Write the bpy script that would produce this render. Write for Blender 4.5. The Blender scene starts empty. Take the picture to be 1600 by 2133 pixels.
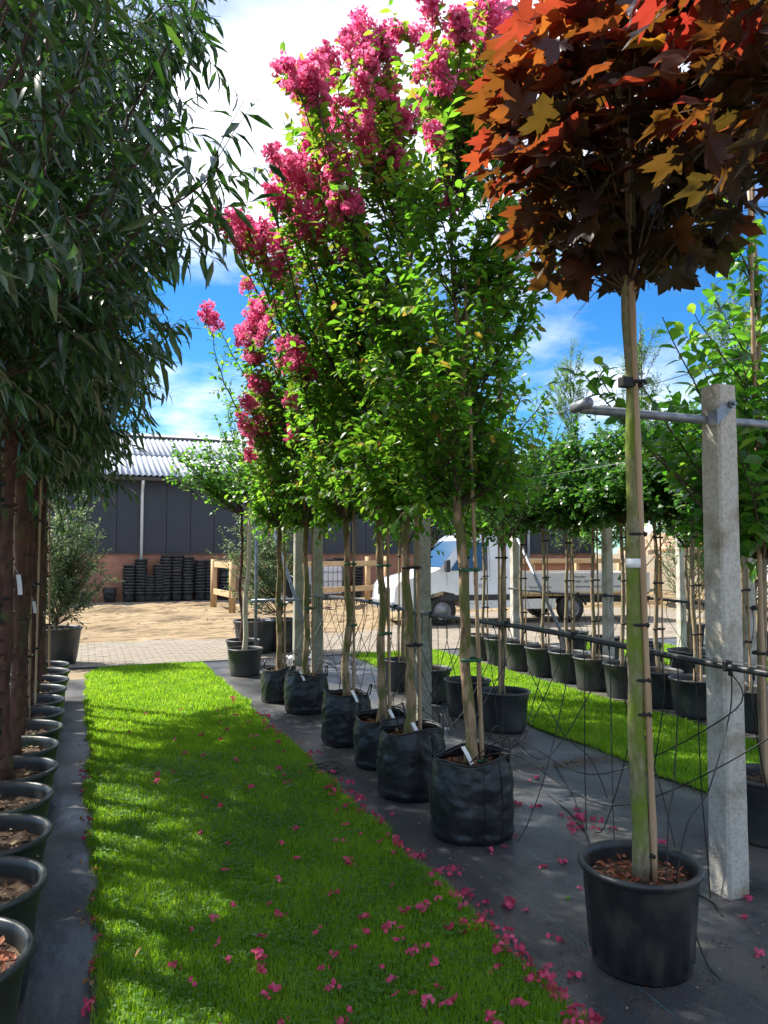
import bpy, math, random
import numpy as np
from mathutils import Vector, Matrix
R = math.radians
rnd = random.Random(7)
rng = np.random.default_rng(11)
scene = bpy.context.scene
COL = scene.collection

# ------------------------------------------------------------------ camera
F = 1602.0; H = 1.55
PITCH = math.atan(83.5 / F)
YAW = math.atan((800 - 174) / F * math.cos(PITCH))
cam_d = bpy.data.cameras.new('camera'); cam = bpy.data.objects.new('camera', cam_d); COL.objects.link(cam)
cam_d.sensor_fit = 'HORIZONTAL'; cam_d.sensor_width = 36; cam_d.lens = 36 * F / 1600
cam_d.clip_start = 0.05; cam_d.clip_end = 3000
cam.location = (0, 0, H); cam.rotation_euler = (R(90) + PITCH, 0, -YAW)
scene.camera = cam
scene.render.resolution_x, scene.render.resolution_y = 768, 1024

# ------------------------------------------------------------------ sky and sun
SUN = Vector((-0.69 * math.cos(R(49)), 0.72 * math.cos(R(49)), math.sin(R(49)))).normalized()
w = bpy.data.worlds.new('World'); scene.world = w; w.use_nodes = True
nt = w.node_tree; nt.nodes.clear()
def N(t, **k):
    n = nt.nodes.new(t)
    for a, b in k.items(): setattr(n, a, b)
    return n
out = N('ShaderNodeOutputWorld'); bg = N('ShaderNodeBackground'); bg.inputs['Strength'].default_value = 0.135
sky = N('ShaderNodeTexSky', sky_type='NISHITA'); sky.sun_disc = False
sky.sun_elevation = R(49); sky.sun_rotation = math.atan2(SUN.x, SUN.y) % (2 * math.pi)
sky.air_density = 1.0; sky.dust_density = 0.2; sky.ozone_density = 2.5
hs = N('ShaderNodeHueSaturation'); hs.inputs['Saturation'].default_value = 1.28; hs.inputs['Value'].default_value = 1.25
nt.links.new(sky.outputs[0], hs.inputs['Color'])
skt = N('ShaderNodeMixRGB', blend_type='MULTIPLY'); skt.inputs[0].default_value = 1; skt.inputs[2].default_value = (0.17, 0.32, 0.41, 1); nt.links.new(hs.outputs[0], skt.inputs[1])
tc = N('ShaderNodeTexCoord'); sp = N('ShaderNodeSeparateXYZ'); nt.links.new(tc.outputs['Generated'], sp.inputs[0])
def M(op, a, b=None, c=None):
    n = N('ShaderNodeMath', operation=op)
    for i, v in enumerate((a, b, c)):
        if v is None: continue
        if isinstance(v, (int, float)): n.inputs[i].default_value = v
        else: nt.links.new(v, n.inputs[i])
    return n.outputs[0]
zz = M('ADD', M('MAXIMUM', sp.outputs[2], 0.0), 0.16)
cx = M('DIVIDE', sp.outputs[0], zz); cy = M('DIVIDE', sp.outputs[1], zz)
cb = N('ShaderNodeCombineXYZ'); nt.links.new(cx, cb.inputs[0]); nt.links.new(cy, cb.inputs[1]); cb.inputs[2].default_value = 3.7
n1 = N('ShaderNodeTexNoise'); n1.inputs['Scale'].default_value = 1.15; n1.inputs['Detail'].default_value = 9; n1.inputs['Roughness'].default_value = 0.56
nt.links.new(cb.outputs[0], n1.inputs['Vector'])
n2 = N('ShaderNodeTexNoise'); n2.inputs['Scale'].default_value = 3.0; n2.inputs['Detail'].default_value = 6
nt.links.new(cb.outputs[0], n2.inputs['Vector'])
# more cloud overhead, a clear band lower down, heaped cloud along the horizon
bias = N('ShaderNodeMapRange'); bias.inputs[1].default_value = 0.20; bias.inputs[2].default_value = 0.50
bias.inputs[3].default_value = -0.03; bias.inputs[4].default_value = 0.13
nt.links.new(sp.outputs[2], bias.inputs[0])
hz = N('ShaderNodeMapRange'); hz.inputs[1].default_value = 0.20; hz.inputs[2].default_value = 0.08
hz.inputs[3].default_value = 0.0; hz.inputs[4].default_value = 0.12
nt.links.new(sp.outputs[2], hz.inputs[0])
dens = M('ADD', M('ADD', n1.outputs[0], bias.outputs[0]), hz.outputs[0])
ramp = N('ShaderNodeMapRange', interpolation_type='SMOOTHSTEP'); ramp.inputs[1].default_value = 0.46; ramp.inputs[2].default_value = 0.74
nt.links.new(dens, ramp.inputs[0])
shade = N('ShaderNodeMapRange'); shade.inputs[1].default_value = 0.3; shade.inputs[2].default_value = 0.7
nt.links.new(n2.outputs[0], shade.inputs[0])
cc = N('ShaderNodeMixRGB'); cc.inputs[1].default_value = (3.2, 3.45, 3.9, 1); cc.inputs[2].default_value = (5.3, 5.4, 5.6, 1)
nt.links.new(shade.outputs[0], cc.inputs[0])
mx = N('ShaderNodeMixRGB'); nt.links.new(ramp.outputs[0], mx.inputs[0]); nt.links.new(skt.outputs[0], mx.inputs[1]); nt.links.new(cc.outputs[0], mx.inputs[2])
nt.links.new(mx.outputs[0], bg.inputs[0]); nt.links.new(bg.outputs[0], out.inputs[0])

sd = bpy.data.lights.new('sun', 'SUN'); sd.energy = 4.2; sd.angle = R(0.6); sd.color = (1.0, 0.95, 0.86)
so = bpy.data.objects.new('sun', sd); COL.objects.link(so); so.location = SUN * 40
so.rotation_euler = (-SUN).to_track_quat('-Z', 'Y').to_euler()
scene.view_settings.view_transform = 'Standard'; scene.view_settings.look = 'None'
scene.view_settings.exposure = 1.55; scene.view_settings.gamma = 1.0
scene.render.engine = 'CYCLES'
scene.cycles.max_bounces = 4; scene.cycles.diffuse_bounces = 3; scene.cycles.glossy_bounces = 1; scene.cycles.transmission_bounces = 3; scene.cycles.transparent_max_bounces = 8

# ------------------------------------------------------------------ pixel helpers (photograph pixels, 1600 x 2133)
_fw = np.array([math.sin(YAW) * math.cos(PITCH), math.cos(YAW) * math.cos(PITCH), math.sin(PITCH)])
_rt = np.array([math.cos(YAW), -math.sin(YAW), 0]); _up = np.cross(_rt, _fw); _C = np.array([0, 0, H])
def ray(x, y): return _fw + _rt * (x - 800) / F - _up * (y - 1066.5) / F
def G(x, y, z=0.0): d = ray(x, y); return _C + d * (z - H) / d[2]
def PY(x, y, Y): d = ray(x, y); return _C + d * Y / d[1]
def PXX(x, y, X): d = ray(x, y); return _C + d * X / d[0]

# ------------------------------------------------------------------ material helpers
def mat(name, col, rough=0.6, col2=None, scale=8, detail=4, bump=0.0, bscale=60, metal=0.0, spec=0.4, lo=0.35, hi=0.65, stretch=None, col3=None, scale3=3, lo3=.5, hi3=.62, bdist=0.01):
    m = bpy.data.materials.new(name); m.use_nodes = True
    t = m.node_tree; b = t.nodes['Principled BSDF']
    b.inputs['Roughness'].default_value = rough; b.inputs['Metallic'].default_value = metal
    b.inputs['Specular IOR Level'].default_value = spec
    b.inputs['Base Color'].default_value = (*col, 1)
    tc = t.nodes.new('ShaderNodeTexCoord'); vec = tc.outputs['Object']
    if stretch:
        mp = t.nodes.new('ShaderNodeMapping'); mp.inputs['Scale'].default_value = stretch
        t.links.new(vec, mp.inputs[0]); vec = mp.outputs[0]
    def noise(s, d=4):
        n = t.nodes.new('ShaderNodeTexNoise'); n.inputs['Scale'].default_value = s; n.inputs['Detail'].default_value = d
        t.links.new(vec, n.inputs['Vector']); return n
    def mixc(fac, c1, c2, lo, hi):
        mr = t.nodes.new('ShaderNodeMapRange'); mr.inputs[1].default_value = lo; mr.inputs[2].default_value = hi
        t.links.new(fac, mr.inputs[0])
        mx = t.nodes.new('ShaderNodeMixRGB'); t.links.new(mr.outputs[0], mx.inputs[0])
        for i, c in ((1, c1), (2, c2)):
            if isinstance(c, tuple): mx.inputs[i].default_value = (*c, 1)
            else: t.links.new(c, mx.inputs[i])
        return mx.outputs[0]
    c = None
    if col2:
        c = mixc(noise(scale, detail).outputs[0], col, col2, lo, hi)
        if col3: c = mixc(noise(scale3, 6).outputs[0], c, col3, lo3, hi3)
        t.links.new(c, b.inputs['Base Color'])
    if bump:
        bm = t.nodes.new('ShaderNodeBump'); bm.inputs['Strength'].default_value = bump; bm.inputs['Distance'].default_value = bdist
        t.links.new(noise(bscale, 5).outputs[0], bm.inputs['Height']); t.links.new(bm.outputs[0], b.inputs['Normal'])
    return m

def leafmat(name, stops, trans, rough=0.45, tfac=0.45, spec=0.35, bumpy=0):
    """stops: base colours along the per-leaf tint; trans: tints of light coming through"""
    m = bpy.data.materials.new(name); m.use_nodes = True
    t = m.node_tree; b = t.nodes['Principled BSDF']; o = t.nodes['Material Output']
    a = t.nodes.new('ShaderNodeAttribute'); a.attribute_name = 'tint'
    def rampn(st):
        r = t.nodes.new('ShaderNodeValToRGB'); e = r.color_ramp.elements
        while len(e) < len(st): e.new(0.5)
        for i, c in enumerate(st): e[i].position = i / max(1, len(st) - 1); e[i].color = (*c, 1)
        t.links.new(a.outputs['Fac'], r.inputs[0]); return r.outputs[0]
    t.links.new(rampn(stops), b.inputs['Base Color'])
    b.inputs['Roughness'].default_value = rough; b.inputs['Specular IOR Level'].default_value = spec
    tr = t.nodes.new('ShaderNodeBsdfTranslucent'); t.links.new(rampn(trans), tr.inputs[0])
    mx = t.nodes.new('ShaderNodeMixShader'); mx.inputs[0].default_value = tfac
    t.links.new(b.outputs[0], mx.inputs[1]); t.links.new(tr.outputs[0], mx.inputs[2]); t.links.new(mx.outputs[0], o.inputs[0])
    return m

MT = {}
MT['grass'] = leafmat('grass_blades', [(0.07, 0.165, 0.009), (0.125, 0.28, 0.014), (0.21, 0.34, 0.035)], [(0.22, 0.46, 0.012), (0.39, 0.68, 0.018), (0.53, 0.70, 0.05)], 0.5, 0.5, 0.25)
MT['clover'] = leafmat('clover', [(0.05, 0.13, 0.02), (0.085, 0.19, 0.03)], [(0.17, 0.36, 0.03), (0.27, 0.46, 0.05)], 0.5, 0.35, 0.3)
MT['myrtle'] = leafmat('myrtle_leaf', [(0.028, 0.085, 0.012), (0.05, 0.14, 0.016), (0.10, 0.17, 0.02), (0.16, 0.09, 0.03)], [(0.14, 0.38, 0.02), (0.22, 0.55, 0.03), (0.38, 0.55, 0.04), (0.5, 0.25, 0.05)], 0.4, 0.48)
MT['narrow'] = leafmat('narrow_leaf', [(0.020, 0.042, 0.020), (0.032, 0.072, 0.024), (0.06, 0.11, 0.035)], [(0.03, 0.10, 0.012), (0.07, 0.22, 0.02), (0.22, 0.42, 0.05)], 0.27, 0.24, 0.8)
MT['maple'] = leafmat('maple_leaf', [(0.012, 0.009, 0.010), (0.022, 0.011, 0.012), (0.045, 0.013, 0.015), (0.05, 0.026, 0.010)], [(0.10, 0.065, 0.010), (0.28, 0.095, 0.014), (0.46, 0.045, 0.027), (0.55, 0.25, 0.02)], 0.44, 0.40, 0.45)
MT['bigleaf'] = leafmat('broad_leaf', [(0.025, 0.085, 0.018), (0.04, 0.13, 0.02), (0.09, 0.19, 0.025)], [(0.10, 0.34, 0.02), (0.18, 0.5, 0.03), (0.42, 0.6, 0.05)], 0.35, 0.42, 0.5)
MT['ivy'] = leafmat('dark_round_leaf', [(0.018, 0.055, 0.018), (0.03, 0.085, 0.022), (0.06, 0.15, 0.03)], [(0.06, 0.2, 0.02), (0.12, 0.36, 0.03), (0.25, 0.5, 0.05)], 0.33, 0.33, 0.5)
MT['silver'] = leafmat('grey_green_leaf', [(0.05, 0.085, 0.045), (0.09, 0.13, 0.07), (0.15, 0.19, 0.10)], [(0.12, 0.24, 0.07), (0.2, 0.34, 0.1), (0.3, 0.4, 0.14)], 0.5, 0.35, 0.4)
MT['wisp'] = leafmat('feathery_leaf', [(0.04, 0.09, 0.03), (0.07, 0.14, 0.04), (0.12, 0.16, 0.06)], [(0.12, 0.28, 0.05), (0.2, 0.4, 0.06), (0.3, 0.4, 0.1)], 0.5, 0.4, 0.3)
MT['pink'] = leafmat('pink_petal', [(0.66, 0.06, 0.19), (0.82, 0.13, 0.30), (0.88, 0.27, 0.45)], [(0.8, 0.09, 0.27), (0.9, 0.19, 0.4), (0.95, 0.36, 0.55)], 0.6, 0.5, 0.2)
MT['fallen'] = leafmat('wilting_petal', [(0.42, 0.06, 0.09), (0.66, 0.07, 0.18), (0.76, 0.17, 0.30)], [(0.5, 0.06, 0.1), (0.75, 0.1, 0.24), (0.85, 0.2, 0.36)], 0.6, 0.3, 0.2)
MT['bud'] = mat('seed_bud', (0.16, 0.13, 0.08), 0.7, (0.30, 0.24, 0.14), 60)
MT['dryleaf'] = leafmat('dry_leaf', [(0.12, 0.06, 0.02), (0.28, 0.14, 0.05), (0.40, 0.28, 0.14)], [(0.2, 0.1, 0.03), (0.4, 0.2, 0.06), (0.5, 0.3, 0.1)], 0.7, 0.2, 0.2)
MT['soil'] = mat('potting_soil', (0.035, 0.022, 0.014), 0.95, (0.10, 0.06, 0.035), 40, 6, 0.8, 90)
MT['redchip'] = leafmat('bark_chips', [(0.06, 0.02, 0.012), (0.22, 0.07, 0.035), (0.38, 0.16, 0.09)], [(0.05, 0.02, 0.01)] * 2, 0.85, 0.02, 0.2)
MT['chip'] = leafmat('mixed_mulch', [(0.03, 0.018, 0.01), (0.12, 0.07, 0.035), (0.33, 0.25, 0.15)], [(0.05, 0.03, 0.01)] * 2, 0.85, 0.02, 0.2)
MT['lawnsoil'] = mat('lawn_base', (0.022, 0.05, 0.010), 0.95, (0.05, 0.085, 0.015), 30, 6, 0.5, 60)
MT['pot'] = mat('black_pot_plastic', (0.012, 0.0125, 0.014), 0.42, (0.026, 0.027, 0.028), 7, 5, 0.06, 40, spec=0.5, col3=(0.075, 0.065, 0.05), scale3=6, lo3=.48, hi3=.74)
MT['potgrey'] = mat('weathered_pot_plastic', (0.022, 0.024, 0.026), 0.5, (0.045, 0.045, 0.045), 5, 6, 0.1, 40, spec=0.5, col3=(0.11, 0.09, 0.065), scale3=6, lo3=.55, hi3=.75)
MT['potmoss'] = mat('mossy_pot_plastic', (0.016, 0.018, 0.018), 0.42, (0.03, 0.035, 0.03), 6, 6, 0.1, 40, spec=0.5, col3=(0.035, 0.055, 0.012), scale3=4, lo3=.5, hi3=.68)
MT['bag'] = mat('woven_bag_plastic', (0.008, 0.0085, 0.0095), 0.40, (0.017, 0.018, 0.02), 9, 5, 0.25, 25, spec=0.55, bdist=0.02, col3=(0.05, 0.042, 0.03), scale3=5, lo3=.6, hi3=.85)
MT['cord'] = mat('black_cord', (0.012, 0.012, 0.012), 0.5)
MT['pipe'] = mat('black_pipe', (0.018, 0.019, 0.022), 0.35, (0.035, 0.035, 0.037), 14, spec=0.5)
MT['galv'] = mat('galvanised_steel', (0.17, 0.19, 0.22), 0.42, (0.27, 0.29, 0.32), 25, 5, 0.1, 60, metal=0.55)
MT['wire'] = mat('steel_wire', (0.30, 0.31, 0.32), 0.45, metal=0.6)
MT['concrete'] = mat('concrete_post', (0.40, 0.365, 0.31), 0.9, (0.54, 0.51, 0.445), 55, 6, 0.6, 110, col3=(0.17, 0.125, 0.055), scale3=5, lo3=.50, hi3=.74, lo=.3, hi=.6)
MT['concrete_moss'] = mat('algae_stained_concrete', (0.23, 0.225, 0.17), 0.9, (0.34, 0.33, 0.26), 40, 6, 0.6, 110, col3=(0.12, 0.125, 0.06), scale3=4, lo3=.5, hi3=.72)
MT['bamboo'] = mat('bamboo', (0.30, 0.19, 0.10), 0.55, (0.42, 0.29, 0.17), 30, 4, 0.1, 60, stretch=(1, 1, 0.06))
MT['bark_myrtle'] = mat('myrtle_bark', (0.15, 0.085, 0.045), 0.8, (0.36, 0.245, 0.14), 22, 6, 0.9, 45, stretch=(1, 1, 0.35), col3=(0.13, 0.125, 0.035), scale3=13, lo3=.50, hi3=.58, lo=.40, hi=.56)
MT['bark_maple'] = mat('mossy_bark', (0.13, 0.11, 0.06), 0.85, (0.27, 0.23, 0.15), 60, 6, 0.6, 70, stretch=(1, 1, 0.4), col3=(0.12, 0.17, 0.015), scale3=10, lo3=.40, hi3=.60)
MT['bark_dark'] = mat('reddish_bark', (0.050, 0.024, 0.018), 0.85, (0.12, 0.055, 0.035), 24, 6, 0.8, 50, stretch=(1, 1, 0.4), col3=(0.055, 0.07, 0.02), scale3=12, lo3=.56, hi3=.66)
MT['bark_tan'] = mat('tan_bark', (0.17, 0.12, 0.075), 0.85, (0.32, 0.24, 0.15), 30, 6, 0.6, 60, stretch=(1, 1, 0.4), col3=(0.13, 0.14, 0.05), scale3=10, lo3=.55, hi3=.68)
MT['twig'] = mat('twig_bark', (0.045, 0.030, 0.020), 0.8, (0.09, 0.06, 0.04), 30)
MT['twigpink'] = mat('flower_stalk', (0.20, 0.12, 0.05), 0.7, (0.30, 0.14, 0.08), 40)
MT['tie'] = mat('black_rubber_tie', (0.012, 0.012, 0.012), 0.6)
MT['greentie'] = mat('green_tie', (0.02, 0.11, 0.05), 0.5)
MT['tag'] = mat('white_plastic_tag', (0.78, 0.78, 0.77), 0.5)
MT['brick'] = None
MT['panel'] = mat('anthracite_panel', (0.030, 0.034, 0.044), 0.5, (0.035, 0.039, 0.050), 3, spec=0.4)
MT['roofsheet'] = mat('fibre_cement_sheet', (0.27, 0.295, 0.34), 0.55, (0.34, 0.37, 0.42), 2.5, 6, spec=0.5)
MT['ridge'] = mat('dark_ridge_cap', (0.05, 0.05, 0.055), 0.6)
MT['whitemetal'] = mat('white_painted_steel', (0.70, 0.71, 0.72), 0.4)
MT['zinc'] = mat('zinc_pipe', (0.62, 0.63, 0.65), 0.45, (0.72, 0.72, 0.73), 6)
MT['gutter'] = mat('dark_gutter', (0.06, 0.06, 0.065), 0.5)
MT['timber'] = mat('pale_timber', (0.42, 0.28, 0.14), 0.75, (0.58, 0.42, 0.24), 12, 5, 0.2, 40, stretch=(0.2, 1, 1))
MT['timberpost'] = mat('timber_post', (0.32, 0.20, 0.09), 0.8, (0.48, 0.32, 0.17), 14, 5, 0.2, 40, stretch=(1, 1, .15))
MT['carwhite'] = mat('white_car_paint', (0.74, 0.75, 0.76), 0.22, (0.66, 0.66, 0.65), 3, spec=0.6)
MT['bedgrey'] = mat('pale_grey_sideboard', (0.50, 0.50, 0.48), 0.45, (0.44, 0.43, 0.40), 3)
MT['carplastic'] = mat('dark_car_plastic', (0.03, 0.03, 0.033), 0.5)
MT['cargrey'] = mat('grey_bumper', (0.22, 0.23, 0.25), 0.5)
MT['glass'] = mat('car_glass', (0.03, 0.06, 0.09), 0.05, spec=1.0)
MT['rubber'] = mat('tyre_rubber', (0.014, 0.014, 0.014), 0.8, (0.03, 0.028, 0.025), 20)
MT['rimsteel'] = mat('wheel_rim', (0.25, 0.25, 0.26), 0.45, metal=0.5)
MT['lamp'] = mat('headlight_glass', (0.55, 0.55, 0.55), 0.08, (0.75, 0.75, 0.75), 10, spec=0.9)
MT['orange'] = mat('orange_beacon', (0.75, 0.20, 0.01), 0.3)
MT['red'] = mat('red_plastic', (0.55, 0.015, 0.015), 0.35)
MT['ink'] = mat('dark_lettering', (0.05, 0.06, 0.055), 0.6)
MT['greenink'] = mat('green_lettering', (0.03, 0.14, 0.06), 0.6)
MT['thatch'] = mat('thatch', (0.32, 0.20, 0.13), 0.95, (0.50, 0.34, 0.24), 30, 6, 0.8, 60, stretch=(1, 1, .2))
MT['palecloth'] = mat('pale_cloth', (0.66, 0.63, 0.58), 0.8)

def brick_mat():
    m = bpy.data.materials.new('brick_courses'); m.use_nodes = True; t = m.node_tree; b = t.nodes['Principled BSDF']
    tc = t.nodes.new('ShaderNodeTexCoord'); mp = t.nodes.new('ShaderNodeMapping'); mp.inputs['Rotation'].default_value = (R(90), 0, 0)
    t.links.new(tc.outputs['Object'], mp.inputs[0])
    br = t.nodes.new('ShaderNodeTexBrick'); t.links.new(mp.outputs[0], br.inputs[0])
    br.inputs['Color1'].default_value = (0.30, 0.115, 0.065, 1); br.inputs['Color2'].default_value = (0.40, 0.175, 0.105, 1)
    br.inputs['Mortar'].default_value = (0.26, 0.18, 0.14, 1); br.inputs['Scale'].default_value = 1
    br.inputs['Mortar Size'].default_value = 0.006; br.inputs['Brick Width'].default_value = 0.22; br.inputs['Row Height'].default_value = 0.0625
    n = t.nodes.new('ShaderNodeTexNoise'); n.inputs['Scale'].default_value = 1.3; n.inputs['Detail'].default_value = 5; t.links.new(tc.outputs['Object'], n.inputs['Vector'])
    mx = t.nodes.new('ShaderNodeMixRGB'); mx.blend_type = 'OVERLAY'; mx.inputs[0].default_value = 0.5
    t.links.new(br.outputs[0], mx.inputs[1]); t.links.new(n.outputs[0], mx.inputs[2]); t.links.new(mx.outputs[0], b.inputs['Base Color'])
    bm = t.nodes.new('ShaderNodeBump'); bm.inputs['Strength'].default_value = 0.6; bm.inputs['Distance'].default_value = 0.01; bm.invert = True
    t.links.new(br.outputs['Fac'], bm.inputs['Height']); t.links.new(bm.outputs[0], b.inputs['Normal']); b.inputs['Roughness'].default_value = 0.85
    return m
MT['brick'] = brick_mat()

def cloth_mat():
    m = bpy.data.materials.new('woven_ground_cloth'); m.use_nodes = True; t = m.node_tree; b = t.nodes['Principled BSDF']; L = t.links
    tc = t.nodes.new('ShaderNodeTexCoord'); v = tc.outputs['Object']; s = t.nodes.new('ShaderNodeSeparateXYZ'); L.new(v, s.inputs[0])
    def noise(sc, d=5, st=None):
        n = t.nodes.new('ShaderNodeTexNoise'); n.inputs['Scale'].default_value = sc; n.inputs['Detail'].default_value = d
        if st:
            mp = t.nodes.new('ShaderNodeMapping'); mp.inputs['Scale'].default_value = st; L.new(v, mp.inputs[0]); L.new(mp.outputs[0], n.inputs['Vector'])
        else: L.new(v, n.inputs['Vector'])
        return n.outputs[0]
    def ma(op, a, bb=None):
        n = t.nodes.new('ShaderNodeMath'); n.operation = op
        for i, x in enumerate((a, bb)):
            if x is None: continue
            if isinstance(x, (int, float)): n.inputs[i].default_value = x
            else: L.new(x, n.inputs[i])
        return n.outputs[0]
    def mr(x, a, bb):
        n = t.nodes.new('ShaderNodeMapRange'); n.inputs[1].default_value = a; n.inputs[2].default_value = bb; L.new(x, n.inputs[0]); return n.outputs[0]
    def mix(f, a, bb):
        n = t.nodes.new('ShaderNodeMixRGB'); L.new(f, n.inputs[0])
        for i, x in ((1, a), (2, bb)):
            if isinstance(x, tuple): n.inputs[i].default_value = (*x, 1)
            else: L.new(x, n.inputs[i])
        return n.outputs[0]
    c = mix(mr(noise(2.2, 7), .35, .7), (0.030, 0.0308, 0.034), (0.056, 0.0565, 0.060))
    c = mix(mr(noise(1.1, 8, (1.6, .7, 1)), .48, .72), c, (0.125, 0.112, 0.092))         # dried silt
    c = mix(mr(noise(260, 1, (1, .25, 1)), .62, .70), c, (0.10, 0.104, 0.115))           # weave flecks
    # coloured marker threads every 30 cm
    fx = ma('FRACT', ma('DIVIDE', ma('ADD', s.outputs[0], 0.075), 0.30))
    d = ma('ABSOLUTE', ma('SUBTRACT', fx, 0.5))
    lt = ma('LESS_THAN', d, 0.0055)
    lt = ma('MULTIPLY', lt, mr(noise(5, 3), .42, .55))
    c = mix(lt, c, (0.05, 0.16, 0.16))
    L.new(c, b.inputs['Base Color']); b.inputs['Roughness'].default_value = 0.5; b.inputs['Specular IOR Level'].default_value = 0.4
    L.new(mr(noise(1.7, 6), .2, .9), b.inputs['Roughness'])
    bm = t.nodes.new('ShaderNodeBump'); bm.inputs['Strength'].default_value = 0.5; bm.inputs['Distance'].default_value = 0.02
    L.new(noise(4.5, 4, (1, .5, 1)), bm.inputs['Height'])
    b2 = t.nodes.new('ShaderNodeBump'); b2.inputs['Strength'].default_value = 0.3; b2.inputs['Distance'].default_value = 0.002
    L.new(noise(330, 1), b2.inputs['Height']); L.new(bm.outputs[0], b2.inputs['Normal']); L.new(b2.outputs[0], b.inputs['Normal'])
    return m
MT['cloth'] = cloth_mat()
MT['sand'] = mat('builders_sand', (0.205, 0.145, 0.077), 0.95, (0.285, 0.21, 0.118), 3.5, 8, 1.0, 5, bdist=0.12, col3=(0.13, 0.085, 0.044), scale3=5, lo3=.48, hi3=.68, stretch=(0.35, 1, 1))
MT['joint'] = mat('paving_joint_sand', (0.075, 0.058, 0.04), 0.95, (0.12, 0.095, 0.066), 10)
MT['paver'] = mat('concrete_paver', (0.185, 0.155, 0.118), 0.85, (0.25, 0.213, 0.165), 2.2, 6, 0.3, 90, col3=(0.13, 0.105, 0.08), scale3=9, lo3=.5, hi3=.8)
MT['earth'] = mat('earth', (0.16, 0.12, 0.07), 0.95, (0.22, 0.17, 0.10), 1.2)

# ------------------------------------------------------------------ object helpers
def link(o, parent=None):
    COL.objects.link(o)
    if parent is not None: o.parent = parent
    return o
def tag(o, label=None, cat=None, group=None, kind=None):
    if label: o['label'] = label
    if cat: o['category'] = cat
    if group: o['group'] = group
    if kind: o['kind'] = kind
    return o
def thing(name, loc, label, cat, group=None, rz=0.0):
    o = bpy.data.objects.new(name, None); o.empty_display_size = 0.1
    COL.objects.link(o); o.location = loc; o.rotation_euler = (0, 0, rz)
    return tag(o, label, cat, group)
class MB:
    def __init__(s): s.v = []; s.f = []
    def add(s, vs, fs):
        n = len(s.v); s.v.extend([tuple(map(float, v)) for v in vs]); s.f.extend([tuple(i + n for i in f) for f in fs]); return s
    def box(s, c, d, rot=None, taper=1.0):
        x, y, z = d[0] / 2, d[1] / 2, d[2] / 2
        vs = [Vector((sx * x * (taper if sz > 0 else 1), sy * y * (taper if sz > 0 else 1), sz * z)) for sz in (-1, 1) for sy in (-1, 1) for sx in (-1, 1)]
        if rot is not None: vs = [rot @ v for v in vs]
        vs = [v + Vector(c) for v in vs]
        return s.add(vs, [(0, 2, 3, 1), (4, 5, 7, 6), (0, 1, 5, 4), (2, 6, 7, 3), (1, 3, 7, 5), (0, 4, 6, 2)])
    def tube(s, pts, rad, n=6, cap=True):
        P = np.array(pts, float); m = len(P)
        rad = np.full(m, rad, float) if np.isscalar(rad) else np.array(rad, float)
        T = np.gradient(P, axis=0); T /= np.linalg.norm(T, axis=1)[:, None] + 1e-9
        a = np.array([0, 0, 1.0]) if abs(T[0][2]) < 0.9 else np.array([1.0, 0, 0])
        vs = []
        ang = np.arange(n) * 2 * math.pi / n
        for i in range(m):
            u = a - T[i] * (a @ T[i]); u /= np.linalg.norm(u) + 1e-9; a = u; w_ = np.cross(T[i], u)
            vs.append(P[i] + rad[i] * (np.cos(ang)[:, None] * u + np.sin(ang)[:, None] * w_))
        vs = np.concatenate(vs); fs = []
        for i in range(m - 1):
            for k in range(n):
                k2 = (k + 1) % n; fs.append((i * n + k, i * n + k2, (i + 1) * n + k2, (i + 1) * n + k))
        if cap: fs.append(tuple(range(n))[::-1]); fs.append(tuple(range((m - 1) * n, m * n)))
        return s.add(vs, fs)
    def lathe(s, prof, n=32, fn=None, close=False):
        vs = []
        for (r, z) in prof:
            for k in range(n):
                a = 2 * math.pi * k / n; rr, z2 = (r, z) if fn is None else fn(r, z, a)
                vs.append((rr * math.cos(a), rr * math.sin(a), z2))
        fs = []
        m = len(prof)
        for i in range(m if close else m - 1):
            j = (i + 1) % m
            for k in range(n):
                k2 = (k + 1) % n; fs.append((i * n + k, i * n + k2, j * n + k2, j * n + k))
        return s.add(vs, fs)
    def prism(s, poly, y0, y1):      # polygon in x,z extruded along y
        n = len(poly); vs = [(x, y0, z) for x, z in poly] + [(x, y1, z) for x, z in poly]
        fs = [tuple(range(n)), tuple(range(2 * n - 1, n - 1, -1))] + [(i, i + n, (i + 1) % n + n, (i + 1) % n) for i in range(n)]
        return s.add(vs, fs)
    def mesh(s, name, m, smooth=False):
        me = bpy.data.meshes.new(name); me.from_pydata(s.v, [], s.f); me.materials.append(m)
        if smooth: me.polygons.foreach_set('use_smooth', [True] * len(me.polygons))
        me.update(); return me
    def build(s, name, m, parent=None, smooth=False, bevel=0.0, segs=2):
        o = bpy.data.objects.new(name, s.mesh(name, m, smooth)); link(o, parent)
        if bevel:
            b = o.modifiers.new('bevel', 'BEVEL'); b.width = bevel; b.segments = segs; b.limit_method = 'ANGLE'; b.angle_limit = R(35)
        return o
def copy_tree(o, parent=None):
    c = o.copy(); COL.objects.link(c)
    if parent is not None: c.parent = parent
    for ch in list(o.children): copy_tree(ch, c)
    return c

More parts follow.
